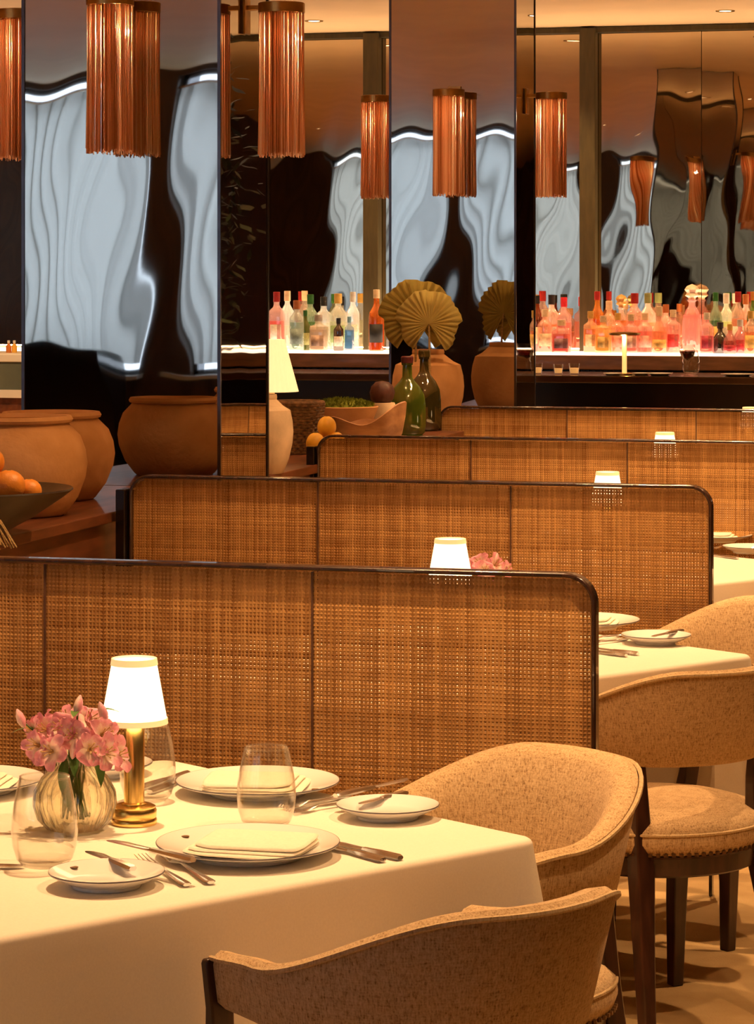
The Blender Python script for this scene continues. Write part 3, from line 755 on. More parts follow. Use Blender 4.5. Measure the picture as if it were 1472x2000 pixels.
# second table
qB = at(1140, 1226, TH) + Z; qD = at(1281, 1257, TH) + Z
make_plate('dinner_plate', .14, 'white dinner plate beside the right end of the nearest partition', qB, PR + R(200), 'dinner plates')
make_plate('bread_plate', .084, 'small white bread plate with knife on the second table', qD, PR + R(200), 'bread plates')
napkin('folded napkin on the plate beside the nearest partition', qB + NZ, PR + R(165), .17, .12)
setting_knife((1340, 1246), (1262, 1262), 'butter knife on the bread plate of the second table', .0165, L=.15)
setting_knife((1226, 1243), (1150, 1252), 'fork between the two plates of the second table', EPS, fork)
setting_knife((1222, 1252), (1145, 1262), 'second fork between the two plates of the second table', EPS, fork)
setting_knife((1245, 1281), (1150, 1268), 'knife at the near edge of the second table', EPS)
setting_knife((1222, 1284), (1130, 1272), 'second knife at the near edge of the second table', EPS)
wine_glass('stemless glass on the second table, hidden by the partition', at(1080, 1250, TH) + Z)
# third table
qB = at(1392, 1057, TH) + Z; qD = at(1462, 1080, TH) + Z
make_plate('dinner_plate', .13, 'white dinner plate on the third table beside the second partition', qB, PR + R(200), 'dinner plates')
make_plate('bread_plate', .084, 'small white bread plate on the third table at the right edge', qD, PR + R(200), 'bread plates')
napkin('folded napkin on the plate of the third table', qB + NZ, PR + R(165), .16, .11)
setting_knife((1440, 1066), (1388, 1074), 'fork between the plates of the third table', EPS, fork)
setting_knife((1440, 1093), (1380, 1085), 'knife at the near edge of the third table', EPS)
wine_glass('stemless glass on the third table, seen through the second partition', at(1240, 1068, TH) + Z)
qB3 = at(1120, 1055, TH) + Z
make_plate('dinner_plate', .13, 'white dinner plate on the third table, seen faintly through the second partition', qB3, PR, 'dinner plates')

# ------------------------------------------------------------------ vases and flowers
def vase(label, loc):
    t = thing('fluted_vase', label, 'vase', loc, 0, 'fluted glass vases')
    def mod(a, z): return 1 + .07 * abs(math.sin(a * 8)) - .05
    out = [(.030, 0), (.045, .004), (.060, .020), (.067, .042), (.065, .062), (.053, .084), (.038, .098), (.032, .106), (.034, .118), (.040, .126)]
    inn = [(r - .004, z) for r, z in reversed(out[1:])]
    MB().lathe([(.001, 0)] + out + inn + [(.001, .008)], 96, mod=mod).build('bowl', M_vase, t)
    return t
def petal_mesh(L, W, curl, seed):
    rr = random.Random(seed); n, k = 9, 6; rws = []
    for i in range(n + 1):
        t_ = i / n; hw = W * math.sin(math.pi * min(1, .06 + .80 * t_ ** .8)) ** .8 * (1 if t_ < .93 else .55)
        row = []
        for j in range(k + 1):
            s_ = j / k * 2 - 1
            x = L * t_ * math.cos(curl * t_ * .9); z = L * t_ * .75 - L * curl * t_ * t_ * .75
            row.append((x, s_ * hw, z + .25 * hw * s_ * s_ + .0012 * math.sin(9 * t_ + 5 * s_ + seed) * t_))
        rws.append(row)
    m = MB(); m.rings(rws, loop=False); o = m.build('petal', M_petal); me = o.data; bpy.data.objects.remove(o); return me
PET = [petal_mesh(.034, .0125, .75, 1), petal_mesh(.036, .0095, .62, 2), petal_mesh(.032, .014, .95, 3)]
def leaf_mesh():
    n = 8; rws = []
    for i in range(n + 1):
        t_ = i / n; hw = .0085 * math.sin(math.pi * t_) ** .7 + .0003
        rws.append([(.05 * t_, s_ * hw, -.028 * t_ * t_ + .25 * hw * s_ * s_) for s_ in (-1, -.5, 0, .5, 1)])
    m = MB(); m.rings(rws, loop=False); o = m.build('leaf', M_leaf); me = o.data; bpy.data.objects.remove(o); return me
LEAF = leaf_mesh()
def bouquet(label, loc, heads, leaves, buds, seed):
    """heads etc. in the vase's own frame: x right, y away from us, z up"""
    rr = random.Random(seed)
    t = thing('flower_bouquet', label, 'flowers', loc, YAW, 'pink flower arrangements')
    st = MB()
    for (x, y, z) in heads + buds:
        b = (rr.uniform(-.02, .02), rr.uniform(-.02, .02), .02)
        st.tube([b, (x * .25, y * .25, .115), (x * .6, y * .6, .115 + (z - .115) * .5), (x, y, z)], .0017, 6)
    st.build('stems', M_stem, t)
    for (x, y, z) in heads:
        m = MB()
        for k in range(6):
            a = k * 1.05 + rr.random() * .4; d = Vector((math.cos(a) * .35, math.sin(a) * .35, 1)) * .026
            m.tube([(0, 0, 0), tuple(d * .6), tuple(d + Vector((0, 0, -.002)))], [.0009, .0006, .0012], 5)
        m.lathe([(.001, -.006), (.004, -.003), (.0045, .002), (.001, .004)], 8)
        out = Vector((x, y - .035, max(.02, z - .17))); q = out.to_track_quat('Z', 'Y')
        fl = m.build('blossom', M_stamen, t, loc=(x, y, z)); fl.rotation_mode = 'QUATERNION'; fl.rotation_quaternion = q
        a0 = rr.random() * 6
        for k in range(6):
            obj_of(PET[k % 2 if k < 4 else 2], 'petal', fl, (0, 0, 0), (rr.uniform(-.1, .1), rr.uniform(-.15, .12), a0 + k * math.pi / 3 + rr.uniform(-.12, .12)), (rr.uniform(.9, 1.15),) * 3)
    for (x, y, z) in buds:
        b = MB().lathe([(.001, -.014), (.004, -.010), (.0075, 0), (.0065, .010), (.003, .018), (.001, .021)], 10).build('bud', M_petal, t, loc=(x, y, z))
        b.rotation_euler = (rr.uniform(-.6, .2), rr.uniform(-.5, .5), 0)
    for (x, y, z, az, tilt, s_) in leaves:
        obj_of(LEAF, 'leaf', t, (x, y, z), (0, R(tilt), R(az)), (s_, s_, s_))
    return t
vp = at(146, 1622, TH) + Z
vase('fluted glass vase of pink flowers on the front table', vp)
heads = [(a_, b_, c_ - .032) for a_, b_, c_ in [(-.052, -.03, .172), (-.040, -.01, .192), (-.018, -.02, .198), (-.060, .0, .185), (-.030, -.045, .165), (-.012, .02, .200), (.018, .01, .205), (.042, -.01, .185), (.050, -.035, .160),
         (.028, -.045, .168), (.064, -.015, .152), (.030, .02, .200), (-.045, .03, .190), (.0, -.03, .188)]]
buds = [(.004, -.05, .135), (.008, -.03, .20), (.046, .0, .185), (-.085, 0, .175)]
leaves = [(.0, -.03, .14, -80, 20, 1.0), (.02, -.02, .135, -20, 35, 1.1), (-.02, -.02, .14, 200, 5, 1.0), (.03, -.02, .14, -50, 40, 1.2), (-.035, -.01, .14, 170, -5, .9), (.005, -.02, .19, -90, -30, .8),
          (.035, 0, .19, 20, -20, .8), (-.01, -.035, .12, -100, 40, 1.0), (-.005, -.02, .09, 250, 60, 1.0), (.05, -.01, .15, 0, 30, 1.0), (-.06, 0, .16, 170, -20, .8), (0, .03, .16, 90, 10, 1)]
bouquet('pink and cream flowers in the glass vase beside the front lamp', vp, heads, leaves, buds, 5)
vp2 = atd(945, 6.86, TH + EPS); vase('fluted glass vase on the second table, behind the nearest partition', vp2)
bouquet('pink flowers just showing above the nearest partition beside a lit shade', vp2, [(-.04, 0, .175), (-.01, -.01, .185), (.025, 0, .18), (.05, .0, .165), (0, -.03, .17)], leaves[:5], [(.03, 0, .19)], 8)

# ------------------------------------------------------------------ things on the ledge, left
def jar(name, label, loc, R0, H, m, rim=.76, group=None, sides=64):
    t = thing(name, label, 'jar', loc, 0, group)
    p = [(.001, 0), (R0 * .66, 0), (R0 * .70, .006), (R0 * .86, H * .18), (R0 * .97, H * .38), (R0, H * .52), (R0 * .975, H * .66), (R0 * .90, H * .80), (R0 * rim * 1.02, H * .905), (R0 * rim * .985, H * .93)]
    lip = [(R0 * rim * 1.05, H * .94), (R0 * rim * 1.07, H * .965), (R0 * rim * 1.03, H), (R0 * rim * .95, H), (R0 * rim * .9, H * .96), (R0 * .82, H * .8), (R0 * .9, H * .5), (R0 * .6, H * .08), (.001, H * .06)]
    rj = random.Random(label); f = rj.random() * 6
    MB().lathe(p + lip[:1], sides, mod=lambda a, z: 1 + .006 * math.sin(3 * a + f + z * 9)).build('body', m, t)
    MB().lathe([(R0 * rim * .985, H * .925)] + lip, sides).build('rim', m, t)
    return t
def lz(px, d): return atd(px, d, LEDGE + EPS)
jar('terracotta_jar', 'large terracotta jar nearest us on the left ledge, behind the bowl of oranges', lz(34, 7.72), .192, .272, M_terr, .74, 'terracotta jars on the left ledge')
jar('terracotta_jar', 'terracotta jar half hidden behind the nearest jar, in front of the wide mirrored column', lz(100, 8.28), .186, .256, M_terr, .74, 'terracotta jars on the left ledge')
# bowl of oranges
bc = lz(-58, 7.08)
t = thing('fruit_bowl', 'dark shallow bowl of oranges at the left edge', 'bowl', bc, 0)
MB().lathe([(.001, 0), (.075, 0), (.08, .006), (.16, .05), (.235, .100), (.258, .118), (.256, .122), (.23, .108), (.15, .060), (.07, .018), (.001, .014)], 56).build('dish', M_bowl, t)
def fruit(name, label, cat, loc, r, m, group, sq=.95):
    t = thing(name, label, cat, loc, random.random() * 6, group)
    MB().lathe([(.001, -r * sq)] + [(r * math.cos(R(a)), r * sq * math.sin(R(a))) for a in range(-75, 90, 15)] + [(r * .12, r * sq * .97), (.001, r * sq * .94)], 24).build('flesh', m, t)
    MB().lathe([(.001, r * sq * .93), (.006, r * sq * .95), (.005, r * sq * .99), (.001, r * sq)], 8).build('stem_end', M_stem, t)
od = 7.05
fruit('orange', 'orange at the right of the dark bowl, resting on its rim side', 'orange', atd(17, 7.08, LEDGE + .128), .042, M_orange, 'oranges in the dark bowl')
fruit('orange', 'orange lying low in the dark bowl, right of the others', 'orange', atd(57, 7.12, LEDGE + .112), .032, M_orange, 'oranges in the dark bowl')
fruit('orange', 'topmost orange in the dark bowl, at the picture edge', 'orange', atd(-22, 7.1, LEDGE + .186), .04, M_orange, 'oranges in the dark bowl')
fruit('orange', 'orange at the back left of the dark bowl', 'orange', atd(-75, 7.13, LEDGE + .115), .043, M_orange, 'oranges in the dark bowl')
# dried stalks hanging over the edge of the ledge
t = thing('dried_stalks', 'bundle of dry straw stalks drooping over the ledge edge at the left', 'dried plant', lz(-20, 6.75), 0)
rr = random.Random(4); m = MB()
for k in range(26):
    a = R(-32) + rr.uniform(-.22, .22); L = rr.uniform(.10, .17)
    p0 = Vector((-.05 + rr.uniform(-.02, .02), rr.uniform(-.015, .015), .09 + rr.uniform(-.01, .01)))
    p1 = p0 + Vector((math.cos(a) * L * .5, math.sin(a) * L * .3, -.02)); p2 = p0 + Vector((math.cos(a) * L * .85, math.sin(a) * L * .5, -.075 - rr.uniform(0, .02)))
    m.tube([p0, p1, p2], [.0016, .0013, .0022], 5)
m.build('stalks', M_husk, t)['kind'] = 'stuff'
MB().lathe([(.001, 0), (.05, 0), (.055, .03), (.04, .085), (.05, .1), (.001, .095)], 20).build('binding', M_wicker, t, loc=(-.09, 0, 0))

# ------------------------------------------------------------------ things on the ledge, middle
jar('stone_jar', 'pale cream stone jar cut by the right edge of the wide mirrored column', lz(512, 9.36), .103, .262, M_stone, .45)
# pleated lamp
t = thing('pleated_lamp', 'lit lamp with a pleated cream shade behind the pale stone jar', 'lamp', lz(530, 10.0), 0)
MB().lathe([(.001, 0), (.05, 0), (.05, .01), (.015, .02), (.02, .1), (.03, .16), (.012, .22), (.01, .28), (.001, .28)], 24).build('base', M_stone, t)
MB().lathe([(.092, .245), (.095, .245), (.046, .43), (.043, .43), (.092, .245)], 120, mod=lambda a, z: 1 + .02 * math.sin(a * 30)).build('lamp_shade', mat('lit_pleats', (.9, .75, .5), .8, emit=(1.0, .66, .30), estr=1.15, var=.05, scale=20), t)
# wicker basket
t = thing('wicker_basket', 'dark woven wicker basket between the pale stone jar and the burl bowl', 'basket', lz(582, 10.42), 0)
m = MB()
for k in range(17):
    z = .006 + k * .0108; r0 = .074 + .02 * k / 16
    m.tube([((r0 + .003 * (1 if (j + k) % 2 else -1)) * math.cos(2 * math.pi * j / 44), (r0 + .003 * (1 if (j + k) % 2 else -1)) * math.sin(2 * math.pi * j / 44), z) for j in range(44)], .0062, 5, True)
m.build('weave', M_wicker, t)['kind'] = 'stuff'
MB().lathe([(.001, .004), (.062, .004), (.066, .01), (.084, .175), (.08, .175), (.06, .02), (.001, .012)], 28).build('lining', M_bowl, t)
MB().tube([(.093 * math.cos(2 * math.pi * j / 40), .093 * math.sin(2 * math.pi * j / 40), .187) for j in range(40)], .008, 8, True).build('rim', M_wicker, t)
# moss bowl
bm_ = lz(668, 11.0)
t = thing('moss_bowl', 'shallow clay bowl heaped with green moss behind the burl wood bowl', 'bowl', bm_, 0)
MB().lathe([(.001, 0), (.06, 0), (.07, .01), (.12, .09), (.142, .145), (.138, .148), (.115, .10), (.001, .09)], 40).build('dish', M_terr, t)
m = MB(); rr = random.Random(9)
m.lathe([(.001, .11), (.118, .11), (.125, .148), (.09, .163), (.05, .170), (.001, .172)], 30)
for k in range(900):
    a = rr.random() * 6.28; q = .125 * math.sqrt(rr.random()); z = .150 + .022 * (1 - (q / .125) ** 2)
    x, y = q * math.cos(a), q * math.sin(a); h_ = rr.uniform(.006, .016); dx, dy = rr.uniform(-.007, .007), rr.uniform(-.007, .007)
    m.add([(x - .0035, y, z), (x + .0035, y, z), (x + dx, y + dy, z + h_), (x, y + .003, z)], [(0, 1, 2), (1, 3, 2), (3, 0, 2)])
o = m.build('moss', M_moss, t, smooth=False); o['kind'] = 'stuff'
# burl wood bowl: free-form rim, high on the right
t = thing('burl_bowl', 'free-form burl wood bowl with one raised side, above the third partition', 'bowl', lz(708, 10.58), YAW)
rs = []; N = 56
prof = [(0.02, 0), (.55, 0), (.72, .06), (.90, .35), (.97, .7), (1.0, 1.0), (.97, 1.02), (.93, .96), (.8, .6), (.6, .25), (.02, .18)]
for (r, z) in prof:
    ring = []
    for j in range(N):
        a = 2 * math.pi * j / N; hh = .115 + .060 * math.exp(-((a - R(342) if a > R(160) else a + R(18)) / .85) ** 2) + .016 * math.sin(2 * a + 1) + .008 * math.sin(5 * a)
        rad = .152 + .012 * math.sin(3 * a + .5) + .008 * math.sin(5 * a)
        ring.append((rad * r * math.cos(a), rad * r * .8 * math.sin(a), hh * z))
    rs.append(ring)
MB().rings(rs).build('body', M_drift, t)
# seed pod
t = thing('seed_pod', 'dark round seed pod on a pale husk between moss and green bottles', 'seed pod', atd(746, 11.25, LEDGE + EPS), 0)
MB().lathe([(.001, 0), (.045, 0), (.06, .05), (.058, .13), (.05, .15), (.001, .15)], 20).build('husk', M_stone, t)
MB().lathe([(.001, .135), (.03, .142), (.046, .165), (.05, .19), (.044, .215), (.026, .232), (.001, .236)], 22, mod=lambda a, z: 1 + .05 * math.sin(a * 7 + z * 60)).build('pod', M_pod, t)
# lemons
for px, d, z, lb in ((638, 10.03, .118, 'yellow lemon at the left tip of the burl wood bowl'), (616, 9.98, .062, 'lower yellow lemon beside the left end of the third partition'), (656, 10.02, .062, 'yellow lemon tucked behind the rounded corner of the third partition')):
    fruit('lemon', lb, 'lemon', atd(px, d, LEDGE + z), .034, M_lemon, 'lemons by the burl bowl', 1.15)
t = thing('fruit_stand', 'small wooden stand under the lemons', 'stand', lz(635, 9.99), 0)
MB().lathe([(.001, 0), (.045, 0), (.045, .008), (.02, .016), (.055, .022), (.06, .03), (.05, .027), (.001, .024)], 24).build('dish', M_wood_dark, t)
# demijohns
def demijohn(label, px, d, R0, H, m, cap):
    t = thing('glass_demijohn', label, 'bottle', lz(px, d), 0, 'green glass demijohns')
    out = [(R0 * .8, 0), (R0 * .95, .012), (R0, .04), (R0, H * .42), (R0 * .93, H * .55), (R0 * .7, H * .66), (R0 * .40, H * .745), (R0 * .27, H * .80), (R0 * .25, H * .96), (R0 * .31, H * .965), (R0 * .31, H * .99)]
    MB().lathe([(.001, 0)] + out + [(r - .005, z) for r, z in reversed(out[1:-1])] + [(.001, .012)], 40).build('bottle', m, t)
    MB().lathe([(.001, H * .93), (R0 * .19, H * .93), (R0 * .2, H * .99), (R0 * .33, H * .99), (R0 * .34, H * 1.02), (R0 * .34, H * 1.07), (R0 * .28, H * 1.085), (.001, H * 1.085)], 20).build('stopper', cap, t)
    return t
M_redcap = mat('dark_red_wax', (.09, .012, .012), .4, var=.3, scale=30)
demijohn('green glass demijohn with a dark red stopper, left of the pair', 795, 11.6, .076, .30, M_bgl, M_redcap)
demijohn('brown green glass demijohn right of the pair, before the large jar', 828, 11.95, .072, .315, M_bgl2, M_bgl2)
# large jar with palm leaves
jp = lz(836, 12.30)
t = jar('terracotta_jar', 'large terracotta jar holding round dried palm leaves', jp, .158, .335, M_terr, .42)
def palm(label, loc, r, m, lean, seed, yawx=0):
    t = thing('palm_leaf', label, 'dried leaf', loc, YAW + yawx, 'round dried palm leaves'); t.rotation_euler = (lean, 0, YAW + yawx)
    rr = random.Random(seed); n = 52; v = [(0, 0, 0)]; f = []
    mb = MB(); c1, c2 = [], []
    for i in range(n + 1):
        a = R(-58) + R(296) * i / n; z_ = .008 if i % 2 else -.008
        rad = r * (1 + .025 * math.sin(i * .7) + rr.uniform(-.02, .02)) * (1 - .13 * abs(math.cos(a)) * (1 if math.sin(a) < 0 else 0))
        c1.append((rad * .5 * math.cos(a), z_ * .6, rad * .5 * math.sin(a))); c2.append((rad * math.cos(a), z_, rad * math.sin(a)))
    mb.rings([[(0, 0, 0)] * (n + 1), c1, c2], loop=False)
    o = mb.build('blade', m, t, loc=(0, 0, r * .86)); o.modifiers.new('solid', 'SOLIDIFY').thickness = .002
    MB().tube([(0, .004, r * .88), (0, .006, r * .3), (0, 0, -.22)], [.004, .005, .006], 8).build('stalk', M_husk, t)
    return t
jh = LEDGE + .335
palm('large round dried palm leaf, left of the two in the jar', atd(812, 12.20, jh - .005), .168, M_palm2, R(6), 3, R(8))
palm('smaller paler dried palm leaf in front of the large one', atd(838, 12.13, jh - .01), .146, M_palm, R(3), 5, R(-14))

# ------------------------------------------------------------------ bar
BV0, BV1 = 14.8, 15.42
t = thing('bar_counter', 'long glossy black bar counter in front of the bottles', 'bar', (-4.0, BV0, 0))
MB().box(-5.2, 5.0, .05, BV1 - BV0, 0, 1.06).build('body', M_black, t, smooth=False)
MB().box(-5.25, 5.05, 0, BV1 - BV0 + .03, 1.06, 1.10).build('counter_top', mat('bar_top', (.06, .028, .014), .08, spec=.6, coat=.5, var=.2, scale=4), t, smooth=False, bevel=.006)
MB().tube([(-5.2, -.08, .86), (5.0, -.08, .86)], .02, 10).build('rail', M_brassd, t)
SH = 1.185; SV0 = 16.08
t = thing('back_bar', 'brown wood back bar carrying the rows of bottles', 'cabinet', (-4.0, SV0, 0))
MB().box(-6.5, 5.0, .06, .50, 0, SH - .10).build('body', M_wood_dark, t, smooth=False)
MB().box(-6.5, 5.0, 0, .52, SH - .095, SH - .012).build('fascia', M_fascia, t, smooth=False, bevel=.004)
MB().box(-6.5, 5.0, .03, .06, SH - .20, SH - .12).build('lower_fascia', M_fascia, t, smooth=False)
MB().box(-6.48, 4.98, .01, .45, SH - .012, SH).build('lit_shelf', M_led, t, smooth=False)
# mirrored wall panels and mullions
mv = 16.60
mull_u = [atv(719, 16.45).x + k * 1.335 for k in range(-4, 5)]
for i in range(len(mull_u) - 1):
    a, b = mull_u[i], mull_u[i + 1]
    for k in range(2):
        a2 = a + (b - a) * .5 * k; b2 = a2 + (b - a) * .5
        # rectangle of buckled mirror; belongs to the wall
        o = wavy_panel('mirror_panel', b2 - a2 - .004, SH, CEIL - .03, M_mirb, None, ((a2 + b2) / 2, mv, 0), R([.25, -.2, .1, -.15][(i + k) % 4]), 50 + i * 2 + k, .85, 30, 80)
        o.parent = bpy.data.objects['wall_back']
    m = MB().box(b - .048, b + .048, 16.50, 16.59, SH - .2, CEIL - .012)
    tr = m.build('mullion', M_mull, bpy.data.objects['wall_back'], smooth=False, bevel=.004)
struct(MB().box(U0 + .01, U1 - .01, 16.54, 16.61, CEIL - .035, CEIL - .004).build('trim_1', M_mull, smooth=False), 'bronze strip along the top of the bar mirrors')

lamp_area('added_bar_strip', (-4.2, 16.585, SH + .012), (R(165), 0, 0), 9.0, .02, 150, (1, .74, .48))  # added strip light behind the bottles, brightens them and the bar ceiling
# bottles
def bottle(px, v, H, Rr, typ, col, label, cap=(.05, .04, .035), lab=None, extra=''):
    p = atv(px, v, SH + EPS); t = thing('bottle', label, 'bottle', p, 0, 'bottles on the back bar')
    P = {'wine': [(.85, 0), (1, .02), (1, .55), (.92, .63), (.5, .72), (.36, .78), (.33, .94), (.38, .945), (.38, .96)],
         'spirit': [(.9, 0), (1, .02), (1, .60), (.95, .66), (.6, .73), (.38, .78), (.36, .90), (.42, .905), (.42, .93)],
         'squat': [(.8, 0), (1, .06), (1.0, .30), (.9, .48), (.55, .62), (.3, .70), (.28, .86), (.36, .87), (.36, .90)],
         'decanter': [(.7, 0), (.95, .04), (1, .25), (.92, .48), (.6, .62), (.34, .68), (.32, .74), (.45, .75), (.45, .77)],
         'square': [(.95, 0), (1, .015), (1, .62), (.93, .68), (.45, .74), (.36, .78), (.35, .9), (.4, .905), (.4, .93)]}[typ]
    mod = (lambda a, z: 1 / max(abs(math.cos(a)), abs(math.sin(a)), .78) * .92) if typ == 'square' else None
    mname = 'bottle_%02d%02d%02d' % tuple(int(c * 99) for c in col)
    dark = max(col) < .3
    gcol = col if dark or typ == 'wine' else tuple(.55 + .45 * c for c in col)
    m = translucent_mat('glass_' + mname, gcol, gcol, .6, gloss=.16, rough=.05, tfac=.25 if dark else .72)
    prof = [(.001, 0)] + [(Rr * r, H * z) for r, z in P] + [(.001, H * P[-1][1])]
    body = MB().lathe(prof, 24, mod=mod).build('glass', m, t)
    if not dark:
        lev = .40 + .22 * random.Random(label).random(); inner = [(r, z) for r, z in P if z < lev]; inner.append((inner[-1][0] * .985, lev))
        lm_ = translucent_mat('liquid_' + mname, tuple(c * .8 for c in col), col, .6, gloss=.05, rough=.1, tfac=.35)
        MB().lathe([(.001, .006)] + [(Rr * r * .93, max(.006, H * z)) for r, z in inner] + [(.001, H * lev)], 24, mod=mod).build('liquid', lm_, body)
    zc = P[-1][1]; rc = Rr * P[-1][0]
    cm = mat('cap_%02d%02d%02d' % tuple(int(c * 99) for c in cap), cap, .35, var=.15, scale=40)
    if typ == 'decanter':
        MB().lathe([(.001, H * zc), (rc * .7, H * zc), (rc * .8, H * (zc + .03)), (rc * 1.5, H * (zc + .06)), (rc * 1.1, H * (zc + .10)), (rc * 1.6, H * (zc + .15)), (rc * 1.1, H * (zc + .2)), (.001, H * (zc + .23))], 14, mod=lambda a, z: 1 + .12 * math.sin(a * 6)).build('stopper', cm, t)
    else:
        MB().lathe([(rc * 1.0, H * (zc - .10)), (rc * 1.12, H * (zc - .10)), (rc * 1.12, H), (rc * .95, H * 1.005), (.001, H * 1.005)], 14).build('cap', cm, t)
    if lab:
        lm = mat('label_%02d%02d%02d' % tuple(int(c * 99) for c in lab), lab, .6, var=.25, scale=60)
        k = 1.012; w_ = R(58); z0, z1 = H * .14, H * .44; rws = []
        if typ in ('squat', 'decanter'): z0, z1 = H * .12, H * .3
        for z in (z0, z1): rws.append([(Rr * k * math.sin(-w_ + 2 * w_ * j / 10), -Rr * k * math.cos(-w_ + 2 * w_ * j / 10), z) for j in range(11)])
        if typ == 'square': rws = [[(-.72 * Rr, -Rr * .96, z), (.72 * Rr, -Rr * .96, z)] for z in (z0, z1)]
        mb = MB(); mb.rings(rws, loop=False); o = mb.build('label', lm, body); o.modifiers.new('solid', 'SOLIDIFY').thickness = .001
        o.rotation_euler = (0, 0, YAW * .6)
    return t
BK, FR_ = 16.37, 16.19
CLR = (.80, .80, .74); GRN = (.12, .42, .10); OLV = (.20, .26, .05); AMB = (.80, .34, .08); GLD = (.92, .55, .15); PNK = (.92, .50, .42); RED = (.70, .05, .06); BLU = (.30, .62, .85); DRK = (.10, .045, .02); BRN = (.45, .15, .05)
WHT = (.78, .72, .62); BLK = (.02, .02, .02); CRM = (.8, .62, .4); REDc = (.32, .02, .02); GRNc = (.03, .14, .03); SIL = (.5, .48, .45); GOLDc = (.6, .38, .1)
